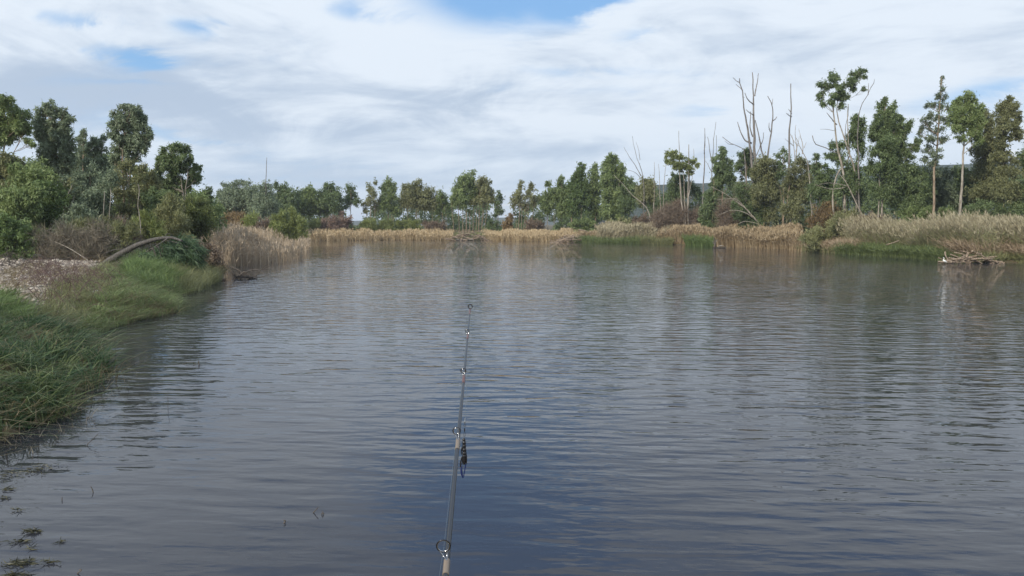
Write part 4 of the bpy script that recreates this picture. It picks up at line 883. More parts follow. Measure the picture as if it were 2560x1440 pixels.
# ------------------------------------------------------------------ reeds and grasses (nobody could count them)
sx = np.array([p[0] for p in shore_px]); sy_ = np.array([p[1] for p in shore_px])
def shoreD(px):
    # only the far and right shore, where the outline is single valued in x
    k = sx >= 760
    return np.array([G(1280, y)[1] for y in np.interp(px, sx[k], sy_[k])])
def field(name, label, parts, mat, cat=None):
    o = obj(name, mesh_from(name, parts), LM[mat], kind='stuff', label=label)
    o['category'] = cat or name.replace('_', ' ')
    return o
def stalks(X, Y, h, w, lean, droop=0.25, leafy=2, plume=0.0, vo=0.0, z=None, spread=0.15, leafL=0.5):
    n = len(X)
    Z = np.maximum(height(X, Y), -0.25) if z is None else z
    H = h * rng.uniform(0.72, 1.12, n)
    # patches of taller and shorter growth
    H = H * (1 + 0.12 * np.sin(X * 1.7 + Y * 0.4) + 0.10 * np.sin(X * 0.63 - Y * 0.5 + 1) + 0.07 * np.sin(X * 4.1))
    vo = vo + 0.13 * np.sin(X * 0.9 + 2) * np.cos(Y * 1.1) + 0.08 * np.sin(X * 2.9)
    L = np.array(lean)[None] * H[:, None] + rng.normal(size=(n, 2)) * spread * H[:, None]
    v = np.clip(rng.normal(0.5 + vo, 0.24, n), 0, 1)
    base = np.stack([X, Y, Z - 0.05], -1)
    parts = [blades(base, H, L, w * rng.uniform(0.7, 1.3, n), v, 2, droop)]
    for _ in range(leafy):
        t = rng.uniform(0.25, 0.95, n)
        pos = np.stack([X + L[:, 0] * t ** 1.8, Y + L[:, 1] * t ** 1.8, Z + H * (t - droop * t ** 3 * 0.5)], -1)
        ax = np.stack([rng.normal(size=n) * 0.5 + lean[0], rng.normal(size=n) * 0.5, rng.uniform(0.1, 1.0, n)], -1)
        parts.append(leaves(pos, ax, leafL * rng.uniform(0.5, 1.2, n), w * 1.1, np.clip(v + rng.normal(size=n) * 0.1, 0, 1)))
    if plume:
        k = rng.uniform(size=n) < plume
        pos = np.stack([X + L[:, 0], Y + L[:, 1], Z + H * (1 - droop * 0.5) - 0.05], -1)[k]
        m = len(pos)
        for _ in range(3):
            ax = np.stack([rng.normal(size=m) * 0.3 + lean[0] * 1.3, rng.normal(size=m) * 0.25, np.full(m, 0.9)], -1)
            parts.append(leaves(pos + rng.normal(size=(m, 3)) * 0.03, ax, 0.30 * rng.uniform(0.7, 1.3, m), w * 2.2, np.clip(rng.normal(0.8, 0.15, m), 0, 1)))
    return parts
def strip(x0, x1, n, w0, w1):
    px = rng.uniform(x0, x1, n); D = shoreD(px) + rng.uniform(w0, w1, n)
    X = (px - 1280) / F * D / cos(PITCH) * 1.0
    return X, D
def polyscatter(poly_px, n, z=0.3):
    pw = np.array([G(x, y, z)[:2] for x, y in poly_px]); lo, hi = pw.min(0), pw.max(0)
    xs, ys = [], []
    while sum(map(len, xs)) < n:
        x = rng.uniform(lo[0], hi[0], n * 2); y = rng.uniform(lo[1], hi[1], n * 2); k = inpoly(x, y, pw)
        xs.append(x[k]); ys.append(y[k])
    return np.concatenate(xs)[:n], np.concatenate(ys)[:n]

X, Y = polyscatter([(572, 671), (600, 668), (650, 664), (700, 659), (752, 651), (764, 640), (772, 626), (776, 612), (700, 606), (610, 606), (530, 612), (512, 622), (505, 648), (545, 662)], 11500, 0)
field('reed_bed', 'tall dry grey-brown reeds standing in the water by the left bank', stalks(X, Y, np.interp(X / Y * F + 1280, [520, 600, 680, 760], [1.95, 1.8, 1.5, 1.1]), 0.024, (0.03, 0), plume=0.2, vo=0.0, spread=0.07, leafy=1), 'reed')
X, Y = polyscatter([(520, 668), (560, 672), (650, 650), (600, 620), (515, 628)], 2500, 0.1)
field('reed_bed', 'brown broken reeds between the bramble and the left reed bed', stalks(X, Y, 1.5, 0.028, (0.05, 0), vo=-0.1, spread=0.18), 'reed')
X, Y = strip(762, 1135, 8000, -0.8, 5.5)
field('reed_bed', 'golden sunlit reeds lining the far shore left of the driftwood pile', stalks(X, Y, 1.25, 0.045, (-0.15, 0), plume=0.4, spread=0.22, leafL=0.4), 'reedgold')
X, Y = strip(762, 2700, 9000, 5, 24)
field('scrub', 'brown dry scrub on the ground between the reeds and the trees', stalks(X, Y, 0.9, 0.06, (0, 0), spread=0.5), 'reed')
px = rng.uniform(470, 800, 6000); D_ = rng.uniform(72, 128, 6000); X = (px - 1280) / F * D_
k = sdf(X, D_) > 1.0
field('scrub', 'olive and straw scrub behind the left reed bed', stalks(X[k], D_[k], 1.1, 0.06, (0, 0), spread=0.4), 'straw')
X, Y = strip(1120, 1245, 1500, 0.3, 6)
field('grass_patch', 'low olive grass round the far driftwood pile', stalks(X, Y, 0.7, 0.05, (0.1, 0), spread=0.3), 'olive')
X, Y = strip(1215, 1440, 5000, -0.6, 5.5)
field('reed_bed', 'golden reeds of the far shore right of the driftwood pile', stalks(X, Y, 1.12, 0.045, (-0.06, 0), plume=0.4, spread=0.24, leafL=0.4), 'reedgold')
X, Y = strip(1400, 1560, 2500, 1.5, 7)
field('reed_bed', 'rusty reeds behind the brushwood heap of the far shore', stalks(X, Y, 1.15, 0.05, (0.1, 0), plume=0.2, spread=0.25), 'reedrust')
X, Y = strip(1490, 1660, 6500, 0.4, 8)
field('reed_bed', 'grey feathery reeds leaning right, left of the reddish leafless bush', stalks(X, Y, 2.0, 0.045, (0.22, 0), plume=0.6, spread=0.15), 'reedgrey')
X, Y = strip(1640, 1800, 6500, 0.2, 7)
field('reed_bed', 'rusty orange reeds below the umbrella tree', stalks(X, Y, 1.85, 0.042, (0.04, 0), plume=0.5, spread=0.13), 'reedrust')
X, Y = strip(1790, 2000, 8000, -0.4, 6)
field('reed_bed', 'tan reeds leaning left, right of the water-side stump', stalks(X, Y, 1.75, 0.038, (-0.16, 0), plume=0.5, spread=0.17), 'reedrust')
X, Y = strip(1970, 2150, 5000, -0.1, 4)
field('reed_bed', 'brown litter and short reeds under the tamarisk on the right bank', stalks(X, Y, 1.05, 0.032, (-0.1, 0), spread=0.3), 'reed')
X, Y = strip(2120, 2700, 13000, 0.9, 8)
field('reed_bed', 'tall brown reeds with feathery plumes leaning left along the right bank', stalks(X, Y, 2.4, 0.025, (-0.32, 0), plume=0.28, spread=0.19, leafL=0.7, vo=0.02), 'reedgrey')
X, Y = strip(2130, 2700, 9000, 0.8, 7)
field('reed_bed', 'green shoots mixed through the tall brown reeds of the right bank', stalks(X, Y, 1.9, 0.034, (-0.25, 0), spread=0.3, leafL=0.6, leafy=2), 'olive')
X, Y = strip(2380, 2700, 5000, 0.3, 2.4)
field('reed_bed', 'trampled brown reeds in front of the tall reeds near the right edge', stalks(X, Y, 1.15, 0.030, (-0.5, 0), spread=0.4, vo=-0.15), 'reed')
for (x0, x1, n, w0, w1, h, lb, m) in [
    (1422, 1485, 1500, -0.8, 1.0, 0.85, 'green rushes in the water before the brushwood heap', 'grass'),
    (1488, 1600, 3000, -0.8, 1.5, 0.8, 'long patch of green grass at the waterline under the grey feathery reeds', 'grass'),
    (1600, 1680, 2200, -0.6, 1.0, 1.1, 'dull green rushes at the waterline under the reddish leafless bush', 'olive'),
    (1712, 1782, 2600, -1.0, 1.2, 1.3, 'bright green round grass clump left of the stump', 'bright'),
    (2085, 2240, 6000, -0.4, 1.3, 0.8, 'green grass at the waterline under the tamarisk on the right bank', 'grass'),
    (2225, 2375, 6500, -0.4, 1.3, 0.85, 'green grass at the waterline left of the driftwood heap on the right bank', 'grass'),
    (2350, 2600, 5000, -0.1, 1.0, 0.5, 'olive grass round the driftwood heap on the right bank', 'olive'),
    (1990, 2090, 1800, -0.2, 1.0, 0.45, 'olive grass fringe where the right bank bends away', 'olive')]:
    X, Y = strip(x0, x1, n, w0, w1)
    field('grass_patch', lb, stalks(X, Y, h, 0.035, (0.0, 0), leafy=1, spread=0.35, droop=0.6), m)

def tussocks(cx, cy, per, h, spread, w, z=None, vo=0.0, droop=0.7, tr=0.10):
    n = len(cx); hh = h * rng.uniform(0.5, 1.2, n)
    X = np.repeat(cx, per) + rng.normal(size=n * per) * tr; Y = np.repeat(cy, per) + rng.normal(size=n * per) * tr
    Z = np.maximum(height(X, Y), -0.05)
    H = np.repeat(hh, per) * rng.uniform(0.5, 1.15, n * per)
    a = rng.uniform(0, 2 * pi, n * per); r = np.abs(rng.normal(size=n * per)) * spread * H
    wind = np.repeat(rng.normal(size=(n, 2)) * 0.42, per, axis=0) * H[:, None]
    L = np.stack([np.cos(a) * r, np.sin(a) * r], -1) + wind + np.array([0.05, -0.02]) * H[:, None]
    v = np.clip(np.repeat(rng.normal(0.42 + vo, 0.22, n), per) + rng.normal(size=n * per) * 0.24, 0, 1)
    return blades(np.stack([X, Y, Z - 0.03], -1), H, L, w * rng.uniform(0.6, 1.3, n * per), v, 3, droop)
def near_bank(n, y0, y1, s0, s1, x0=-30, x1=0):
    xs, ys = [], []
    while sum(map(len, xs)) < n:
        x = rng.uniform(x0, x1, n * 6); y = rng.uniform(y0, y1, n * 6); d = sdf(x, y)
        k = (d > s0) & (d < s1) & (x < -1.5) & ~inpoly(x, y, gp)
        xs.append(x[k]); ys.append(y[k])
    return np.concatenate(xs)[:n], np.concatenate(ys)[:n]
cx, cy = near_bank(330, 5.5, 16.5, -0.10, 4.5, -14)
field('bank_grass', 'lush green grass, coloured darker for cloud shade, overhanging the water at the lower left', [tussocks(cx, cy, 85, 0.62, 1.0, 0.019, tr=0.07, droop=0.9)], 'grass_shade')
cx, cy = near_bank(260, 5.5, 16.5, -0.15, 4.0, -14)
field('bank_grass', 'lighter green blades mixed into the lower left grass', [tussocks(cx, cy, 22, 0.64, 1.3, 0.020, vo=0.12, droop=1.0)], 'grass')
cx, cy = near_bank(330, 5.5, 20, -0.15, 3.5, -14)
field('dry_grass', 'straw coloured dead blades bent through the lower left grass', [tussocks(cx, cy, 17, 0.66, 1.4, 0.015, droop=1.2)], 'straw')
cx, cy = near_bank(560, 16, 27, -0.1, 3.8, -18)
field('bank_grass', 'drab olive grass on the bank between the gravel and the water', [tussocks(cx, cy, 44, 0.50, 1.25, 0.017, tr=0.07, droop=0.9)], 'mid')
cx, cy = near_bank(300, 15, 27, -0.15, 3.8, -18)
field('dry_grass', 'dead straw clumps on the bank between the gravel and the water', [tussocks(cx, cy, 20, 0.50, 1.3, 0.013, droop=1.0)], 'straw')
X, Y = polyscatter([(318, 712), (330, 690), (360, 678), (420, 682), (440, 700), (430, 716), (380, 722)], 240, 0.3)
field('bank_grass', 'bright green tall grass below the fallen tree', [tussocks(X, Y, 50, 0.95, 0.35, 0.018, vo=0.1)], 'bright')
X, Y = polyscatter([(410, 722), (425, 700), (470, 686), (530, 682), (545, 692), (520, 708), (470, 724)], 260, 0.15)
field('bank_grass', 'grey-green wispy grass at the water right of the bright tall grass', [tussocks(X, Y, 42, 0.85, 0.45, 0.016, vo=-0.05)], 'olive')
X, Y = polyscatter([(-80, 775), (-60, 735), (30, 728), (60, 745), (60, 770)], 60, 0.8)
field('bank_herbs', 'bright green leafy herbs at the left edge beside the gravel', [tussocks(X, Y, 90, 0.60, 0.5, 0.022, vo=0.1)], 'bright')
cx, cy = near_bank(500, 26, 48, 0.5, 22, -40, -8)
field('dry_grass', 'dry brown grass under the left bank shrubs', [tussocks(cx, cy, 20, 0.5, 0.8, 0.022)], 'straw')
X, Y = polyscatter([(-60, 700), (60, 660), (270, 665), (275, 700), (200, 735), (100, 745)], 330, 0.85)
field('dry_grass', 'sparse dry tufts growing through the gravel', [tussocks(X, Y, 14, 0.30, 0.9, 0.014)], 'straw')
X, Y = polyscatter([(150, 700), (270, 662), (285, 700), (230, 735), (130, 748), (90, 742)], 200, 0.8)
field('bank_grass', 'drab green tufts overgrowing the right edge of the gravel', [tussocks(X, Y, 40, 0.42, 0.8, 0.015)], 'olive')
# twiggy litter hanging at the grass foot in the lower left
cx, cy = near_bank(60, 5.5, 12, -0.55, -0.05, -9)
field('dead_stems', 'thin dead stems poking from the water below the lower left grass', [tussocks(cx, cy, 7, 0.28, 1.3, 0.008, droop=0.8)], 'twig')

# ------------------------------------------------------------------ gravel, stones
def ico():
    import bmesh
    bm = bmesh.new(); bmesh.ops.create_icosphere(bm, subdivisions=2, radius=1.0)
    V = np.array([v.co[:] for v in bm.verts]); Fc = np.array([[v.index for v in f.verts] for f in bm.faces]); bm.free(); return V, Fc
IV, IF = ico()
m_stone, nt, b = material('pale_stone'); pos = geo(nt); n = noise(nt, pos, 7, 6, 0.65)
nt.links.new(mixc(nt, smooth(nt, n, 0.35, 0.65), (0.26, 0.23, 0.19), (0.48, 0.44, 0.36)), b.inputs['Base Color']); b.inputs['Roughness'].default_value = 0.9
m_ostone, nt, b = material('ochre_stone'); pos = geo(nt); n = noise(nt, pos, 7, 6, 0.65)
nt.links.new(mixc(nt, smooth(nt, n, 0.35, 0.65), (0.30, 0.18, 0.10), (0.46, 0.32, 0.19)), b.inputs['Base Color']); b.inputs['Roughness'].default_value = 0.9
m_wstone, nt, b = material('white_stone'); pos = geo(nt); n = noise(nt, pos, 9, 6, 0.65)
nt.links.new(mixc(nt, smooth(nt, n, 0.35, 0.65), (0.45, 0.46, 0.45), (0.70, 0.71, 0.70)), b.inputs['Base Color']); b.inputs['Roughness'].default_value = 0.85
def boulder(px, py, wpx, hpx, lb, m, z=0.85):
    g = G(px, py, z); D = g[1]; k = D / F
    zz = gz(g[0], g[1])
    s = np.array([wpx * k, wpx * k * 0.8, hpx * k])
    ns = 1 + 0.16 * np.sin(IV[:, 0:1] * 2.3 + px) * np.cos(IV[:, 1:2] * 3.1 + py) + 0.10 * np.sin(IV[:, 2:3] * 5.1 + IV[:, 0:1] * 3 + px)
    V = np.sign(IV) * np.abs(IV) ** 0.8 * ns * s
    o = obj('boulder', mesh_from('boulder', [(V, IF)], True), m, None, (g[0], g[1], zz + s[2] * 0.35), label=lb, category='stone', group='boulders on the gravel bank')
for a in [(101, 634, 21, 12, 'big dome-shaped pale boulder under the bright willow bush', m_stone),
          (193, 646, 15, 9, 'ochre boulder beside the foot of the thin leaning branch', m_ostone),
          (172, 644, 8, 6, 'small pale boulder touching the ochre boulder', m_stone),
          (90, 646, 18, 7, 'flat cream rock directly below the dome-shaped boulder', m_stone),
          (14, 650, 14, 7, 'pale grey rock nearest the left edge of the gravel', m_stone),
          (140, 652, 10, 5, 'low cream rock between the dome-shaped and the ochre boulder', m_stone),
          (240, 704, 10, 7, 'white boulder half buried in grass below the fallen log', m_wstone),
          (54, 653, 9, 5, 'small flat rock between the left edge rock and the cream rock', m_stone)]:
    boulder(*a)
for (x, y, w, lb) in [(252, 832, 7, 'small whitish stone at the waterline behind the lower left grass'), (244, 822, 6, 'small stone just above the whitish stone at the waterline')]:
    boulder(x, y, w, 4, lb, m_stone, 0.05)
OV = np.array([[1, 0, 0], [-1, 0, 0], [0, 1, 0], [0, -1, 0], [0, 0, 1], [0, 0, -1]], float); OF = np.array([[0, 2, 4], [2, 1, 4], [1, 3, 4], [3, 0, 4], [2, 0, 5], [1, 2, 5], [3, 1, 5], [0, 3, 5]])
n = 6500
lo, hi = gp.min(0), gp.max(0); X = rng.uniform(lo[0], hi[0], 60000); Y = rng.uniform(lo[1], hi[1], 60000)
k = inpoly(X + 0.5 * np.sin(Y * 1.3) + rng.normal(size=60000) * 0.35, Y + 0.8 * np.sin(X * 1.1) + rng.normal(size=60000) * 0.8, gp); X, Y = X[k][:n], Y[k][:n]; n = len(X)
Z = height(X, Y); s = 0.02 + 0.06 * rng.uniform(0, 1, (n, 1)) ** 3
a = rng.uniform(0, pi, n)
V = OV[None] * s[:, None] * rng.uniform(0.6, 1.5, (n, 6, 1)) * np.array([1.2, 1.0, 0.6])
V = V + np.stack([X, Y, Z + 0.01], -1)[:, None]
Fc = OF[None] + (np.arange(n) * 6)[:, None, None]
m_grav, nt, b = material('gravel_stone')
nt.links.new(mixc(nt, attr_v(nt), (0.12, 0.095, 0.075), (0.50, 0.44, 0.36)), b.inputs['Base Color']); b.inputs['Roughness'].default_value = 0.9
obj('gravel', mesh_from('gravel', [(V.reshape(-1, 3), Fc.reshape(-1, 3), np.repeat(rng.uniform(0, 1, n), 8))]), m_grav, kind='stuff', label='pale and grey pebbles spread over the left bank clearing', category='gravel')

# bramble tangle over the gravel
def tangle(name, label, cat, poly, n, z0, L, r, mat, arch=0.5):
    X, Y = polyscatter(poly, n, z0); c = (X.mean(), Y.mean())
    O = np.array([c[0], c[1], gz(*c)]); parts = []
    for x, y in zip(X, Y):
        a = rng.uniform(0, 2 * pi); l = L * rng.uniform(0.5, 1.3); h = arch * rng.uniform(0.4, 1.3)
        z = gz(x, y); e = np.array([x + cos(a) * l, y + sin(a) * l * 0.7, z + rng.uniform(0, 0.3) * h])
        m = np.array([(x + e[0]) / 2, (y + e[1]) / 2, z + h])
        p = smooth_path([np.array([x, y, z]) - O, m - O, e - O], 8, 0.15)
        parts += tube(p, np.linspace(r, r * 0.4, 8), 4, False)
        for q in (3, 5):
            d = nrmz(rng.normal(size=3) + np.array([0, 0, 0.3])) * l * 0.35
            parts += tube(smooth_path([p[q], p[q] + d * 0.6 + rng.normal(size=3) * 0.05, p[q] + d], 4, 0.1), np.linspace(r * 0.6, r * 0.25, 4), 4, False)
    obj(name, mesh_from(name, parts, True), mat, None, tuple(O), label=label, category=cat, kind='stuff')
m_bram, nt, b = material('bramble_stem'); b.inputs['Base Color'].default_value = (0.10, 0.060, 0.052, 1); b.inputs['Roughness'].default_value = 0.7
tangle('bramble', 'leafless dark red bramble arching over the gravel', 'bramble', [(90, 735), (80, 680), (150, 665), (270, 680), (270, 705), (180, 735)], 150, 0.85, 0.9, 0.008, m_bram, 0.45)
tangle('bramble', 'thin dark bare stems lying on the gravel at the left edge', 'bramble', [(-60, 680), (-40, 650), (50, 645), (80, 665), (20, 680)], 40, 0.85, 1.6, 0.013, BK['dark'], 0.35)
dead('leaning_branch', 'thin pale branch leaning over the gravel from the grey thicket', 30, [([(230, None), (222, 652), (205, 640), (175, 622), (150, 610), (136, 604)], 2.2, 0.9)], 'pale', cat='branch', sides=6)
dead('dead_branch', 'charred black branch lying behind the dome-shaped boulder', 36, [([(66, 632), (80, 622), (100, 618), (118, 622), (128, 628)], 2.0, 3.4), ([(104, 619), (112, 612)], 1.5, 0.8)], 'dark', cat='branch', sides=6)

# ------------------------------------------------------------------ fallen tree
ft = plant('fallen_tree', 'fallen grey log arching over the left bank with its dark green weeping crown still on', 'fallen tree', 30.5, 250,
      [(430, 602, 22, 10), (455, 602, 24, 13), (478, 608, 20, 14), (488, 624, 18, 16), (492, 642, 14, 18), (470, 632, 24, 20), (445, 622, 26, 16), (478, 655, 22, 18), (452, 650, 24, 18), (492, 662, 12, 14), (425, 622, 20, 14)], 'teal',
      [[(248, 676), (268, 655), (300, 634), (345, 612), (385, 600), (425, 594), (455, 602)],
       [(300, 636), (330, 650), (352, 662), (375, 672)], [(420, 596), (395, 612), (350, 640), (322, 658)], [(398, 598), (440, 606), (470, 618)], [(410, 596), (418, 585), (432, 586)],
       [(345, 614), (318, 622), (290, 624), (262, 632)], [(288, 648), (310, 668), (320, 676)]], bark='log', mode='needle', Lf=0.24, dens=0.75, vofs=0.0, limbs=False, r0=0.165)
for i, o in enumerate([c for c in ft.children if c.name.split('.')[0] == 'stem']):
    if i == 0: o.name = 'trunk'
    else:
        o.name = 'branch'; 
        # side branches are much thinner than the trunk
        me = o.data; co = np.empty(len(me.vertices) * 3, np.float32); me.vertices.foreach_get('co', co); co = co.reshape(-1, 3)
        ring = co[: (len(co) // 7) * 7].reshape(-1, 7, 3); cen = ring.mean(1, keepdims=True); ring2 = cen + (ring - cen) * 0.24
        co[: (len(co) // 7) * 7] = ring2.reshape(-1, 3); me.vertices.foreach_set('co', co.ravel()); me.update()
bush('drab brown-green hanging foliage under the arch of the fallen log', 30.2, 400, [(360, 640, 26, 14), (390, 630, 26, 16), (415, 640, 22, 18), (385, 652, 30, 14), (345, 655, 18, 10)], 'teal', mode='needle', Lf=0.22, dens=1.4, vofs=0.1, name='brush')
bush('curly brown dead-leaved bramble between the fallen tree crown and the reeds', 34.5, 530, [(515, 618, 16, 14), (530, 632, 22, 16), (535, 655, 20, 16), (512, 640, 14, 16), (552, 664, 16, 10), (500, 604, 12, 10), (545, 645, 16, 16)], 'brown', Lf=0.13, dens=0.9, droop=0.1, name='bramble_bush')

tangle('dead_twigs', 'tangle of bare grey twigs hanging under the arch of the fallen log', 'dead twigs', [(285, 668), (330, 650), (400, 640), (410, 662), (320, 678)], 70, 0.6, 0.9, 0.013, BK['log'], 0.85)
# ------------------------------------------------------------------ driftwood
def driftpile(label, D, cx, cy, wpx, hpx, n, rpx, extra=(), mat='drift', z=None, name='driftwood_pile', flat=0.35):
    g = P(cx, 562, D); zz = gz(g[0], D) if z is None else z
    O = np.array([g[0], D, max(zz, 0.0)]); root = thing(name, tuple(O), label, 'driftwood'); k = D / F
    for i in range(n):
        u = rng.uniform(-1, 1); hh = hpx * k * (1 - u * u) * rng.uniform(0.1, 1.0)
        c = np.array([u * wpx * k, rng.normal() * wpx * k * 0.25, hh + 0.02])
        a = rng.uniform(-0.9, 0.9) * (1 if rng.uniform() < 0.7 else 2); l = wpx * k * rng.uniform(0.18, 0.5)
        d = nrmz(np.array([cos(a), rng.normal() * 0.5, sin(a) * flat + rng.normal() * 0.12])) * l
        p = smooth_path([c - d, c + rng.normal(size=3) * l * 0.08, c + d], 7, 0.12); p[:, 2] = np.maximum(p[:, 2], -0.05)
        rr = rpx * k * rng.uniform(0.4, 1.3)
        obj('branch', mesh_from('branch', tube(p, np.linspace(rr, rr * 0.45, 7), 6), True), BK[mat], root)
    for (pl, a, b_) in extra:
        p = smooth_path([P(x, y, D) - O for x, y in pl], 10, 0.04)
        obj('branch', mesh_from('branch', tube(p, np.linspace(a, b_, 10) * k, 6), True), BK[mat], root)
    return root
driftpile('dark root tangle with bare twigs lying in the water in front of the left reeds', 33.0, 606, 700, 26, 9, 34, 1.5,
          [([(572, 668), (582, 680), (592, 697), (590, 706)], 2.2, 1.6), ([(572, 665), (598, 676), (612, 690)], 1.8, 1.2), ([(604, 688), (624, 677), (650, 674), (672, 674)], 1.6, 0.9),
           ([(640, 690), (652, 676), (664, 662)], 1.2, 0.6), ([(655, 674), (668, 668), (676, 664)], 0.9, 0.5), ([(640, 696), (662, 690), (678, 684)], 0.9, 0.5), ([(636, 675), (634, 668)], 0.8, 0.5), ([(598, 690), (612, 680), (624, 690)], 3.0, 2.0)], mat='dark', z=0)
driftpile('pale driftwood heap on the far shore below the central gum clump', 114, 1178, 590, 50, 20, 44, 1.3, mat='drift')
driftpile('brushwood heap at the waterline right of the golden far reeds', 103, 1450, 590, 55, 16, 46, 1.4, [([(1445, 575), (1465, 578), (1477, 588)], 1.8, 1.2)], mat='drift')
driftpile('jumbled driftwood heap on the right bank beside the white egret', 46.5, 2432, 660, 62, 24, 60, 2.0,
          [([(2421, 632), (2416, 642), (2408, 655)], 3.0, 2.0), ([(2408, 650), (2430, 642), (2450, 636)], 2.6, 1.4), ([(2376, 636), (2395, 643), (2420, 660)], 2.0, 1.0), ([(2405, 647), (2440, 662)], 2.0, 1.2), ([(2440, 655), (2470, 651), (2478, 656)], 4.0, 3.0)], mat='drift')
def log(label, D, pts, a, b_, mat='drift', name='floating_log', cat='log'):
    q = [P(x, y, D) for x, y in pts]; O = q[0].copy(); p = smooth_path([x - O for x in q], 10, 0.03)
    obj(name, mesh_from(name, tube(p, np.linspace(a, b_, 10) * D / F, 8), True), BK[mat], None, tuple(O), label=label, category=cat)
log('long pale log floating along the far shore below the driftwood heap', 114, [(1140, 599.5), (1160, 599), (1182, 598)], 2.2, 1.5, 'pale')
log('upright weathered post behind the driftwood heap on the right bank', 50.5, [(2484, 640), (2485, 622), (2485, 605)], 2.3, 1.6, 'pale', 'post', 'post')
log('thin pale plank-like branch in the tall reeds of the right bank', 53, [(2215, 612), (2232, 607), (2248, 601)], 1.2, 1.0, 'drift', 'branch_piece', 'branch')
st = thing('stump', tuple(P(1790, 562, 77) * np.array([1, 1, 0])), 'small dark broken stump standing in the water right of the bright green clump', 'stump')
O = np.array(st.location)
for (pl, a, b_, mt) in [([(1786, 619), (1788, 610), (1787, 601), (1785, 595)], 3.2, 1.3, 'dark'), ([(1788, 610), (1784, 608), (1782, 602)], 1.4, 0.8, 'grey'), ([(1786, 608), (1791, 603), (1794, 598)], 1.2, 0.8, 'grey'), ([(1782, 618.5), (1800, 618.5), (1815, 618)], 2.0, 1.5, 'dark'), ([(1796, 616), (1802, 614), (1809, 615)], 1.5, 1.2, 'pale')]:
    p = smooth_path([P(x, y, 77) - O for x, y in pl], 9, 0.05)
    obj('snag' if mt != 'pale' else 'bleached_wood', mesh_from('snag', tube(p, np.linspace(a, b_, 9) * 77 / F, 7), True), BK[mt], st)

# ------------------------------------------------------------------ egret
m_white, nt, b = material('white_feather'); b.inputs['Base Color'].default_value = (0.78, 0.78, 0.74, 1); b.inputs['Roughness'].default_value = 0.8
m_black, nt, b = material('black_leg'); b.inputs['Base Color'].default_value = (0.02, 0.02, 0.02, 1); b.inputs['Roughness'].default_value = 0.5
D = 44.6; g = P(2365, 562, D); eg = thing('egret', (g[0], D, 0.0), 'small white egret standing in the shallows left of the driftwood heap', 'bird')
k = 1.0
body = np.array([(0.17, 0, 0.13), (0.12, 0, 0.16), (0.05, 0, 0.205), (-0.02, 0, 0.245), (-0.055, 0, 0.275), (-0.045, 0, 0.315), (-0.02, 0, 0.35), (-0.012, 0, 0.385), (-0.03, 0, 0.415), (-0.055, 0, 0.42), (-0.085, 0, 0.415)])
brad = np.array([0.008, 0.035, 0.062, 0.058, 0.034, 0.018, 0.014, 0.015, 0.022, 0.018, 0.006])
obj('body', mesh_from('egret_body', tube(body, brad, 12), True), m_white, eg)
obj('beak', mesh_from('beak', tube(np.array([(-0.08, 0, 0.416), (-0.115, 0, 0.409), (-0.15, 0, 0.400)]), [0.006, 0.0045, 0.001], 6), True), m_black, eg)
for s in (-1, 1):
    obj('leg', mesh_from('leg', tube(np.array([(0.02, s * 0.02, 0.19), (0.03, s * 0.025, 0.10), (0.015, s * 0.025, -0.03)]), [0.009, 0.006, 0.005], 6), True), m_black, eg)
    a = [(0.0, s * 0.048, 0.25), (0.06, s * 0.058, 0.215), (0.12, s * 0.04, 0.165), (0.17, s * 0.015, 0.13)]
    obj('wing', mesh_from('wing', tube(np.array(a), [0.02, 0.03, 0.022, 0.004], 8), True), m_white, eg)

# ------------------------------------------------------------------ twigs and weed in the near water
def twig(label, pts, base, r=0.004, mat='dark'):
    g = G(*base); O = np.array([g[0], g[1], 0.0])
    q = [P(x, y, g[1]) - O for x, y in pts]; q = [np.array([q[0][0], 0, -0.06])] + q
    p = smooth_path(q, 9, 0.04)
    obj('twig', mesh_from('twig', tube(p, np.linspace(r, r * 0.5, 9), 5), True), BK[mat], None, tuple(O), label=label, category='twig', group='twigs standing in the near water')
twig('bent twig leaning right from the water below the grass tip', [(217, 1113), (230, 1100), (245, 1085)], (217, 1113), 0.005)
twig('short curved twig in the open water at the lower left', [(233, 1231), (231, 1223), (227, 1216)], (233, 1231), 0.006)
twig('tiny upright twig left of the short curved twig', [(155, 1251), (155, 1243)], (155, 1251), 0.006)
twig('tall thin upright stem alone in the water right of the lower left grass', [(420, 1023), (420, 1000), (420, 978)], (420, 1023), 0.0035)
twig('dark twig stub with a long low shoot beside the left bank reflection', [(498, 912), (496, 906), (497, 902)], (498, 912), 0.014)
twig('low shoot running left from the dark twig stub', [(490, 911), (470, 906), (452, 914)], (490, 911), 0.006)
twig('curled twig poking up in the calm water left of the rod', [(783, 1282), (788, 1277), (796, 1268)], (783, 1282), 0.006)
twig('small hooked twig just right of the curled twig', [(806, 1282), (810, 1286), (806, 1278)], (808, 1286), 0.005)
twig('dark forked twig tip left of the curled twig', [(710, 1308), (714, 1303), (709, 1300)], (710, 1308), 0.009)
twig('tiny dark twig at the bottom left of the picture', [(195, 1432), (205, 1424), (198, 1424)], (195, 1434), 0.006)
twig('pale cut reed stub under the lower left grass, nearer the left edge', [(18, 1086), (17, 1070), (17, 1060)], (18, 1086), 0.007, 'drift')
twig('pale cut reed stub under the lower left grass, right of another stub', [(49, 1086), (49, 1070), (49, 1058)], (49, 1086), 0.006, 'drift')
m_weed, nt, b = material('wet_pond_weed'); nt.links.new(mixc(nt, attr_v(nt), (0.020, 0.022, 0.010), (0.085, 0.080, 0.035)), b.inputs['Base Color']); b.inputs['Roughness'].default_value = 0.5
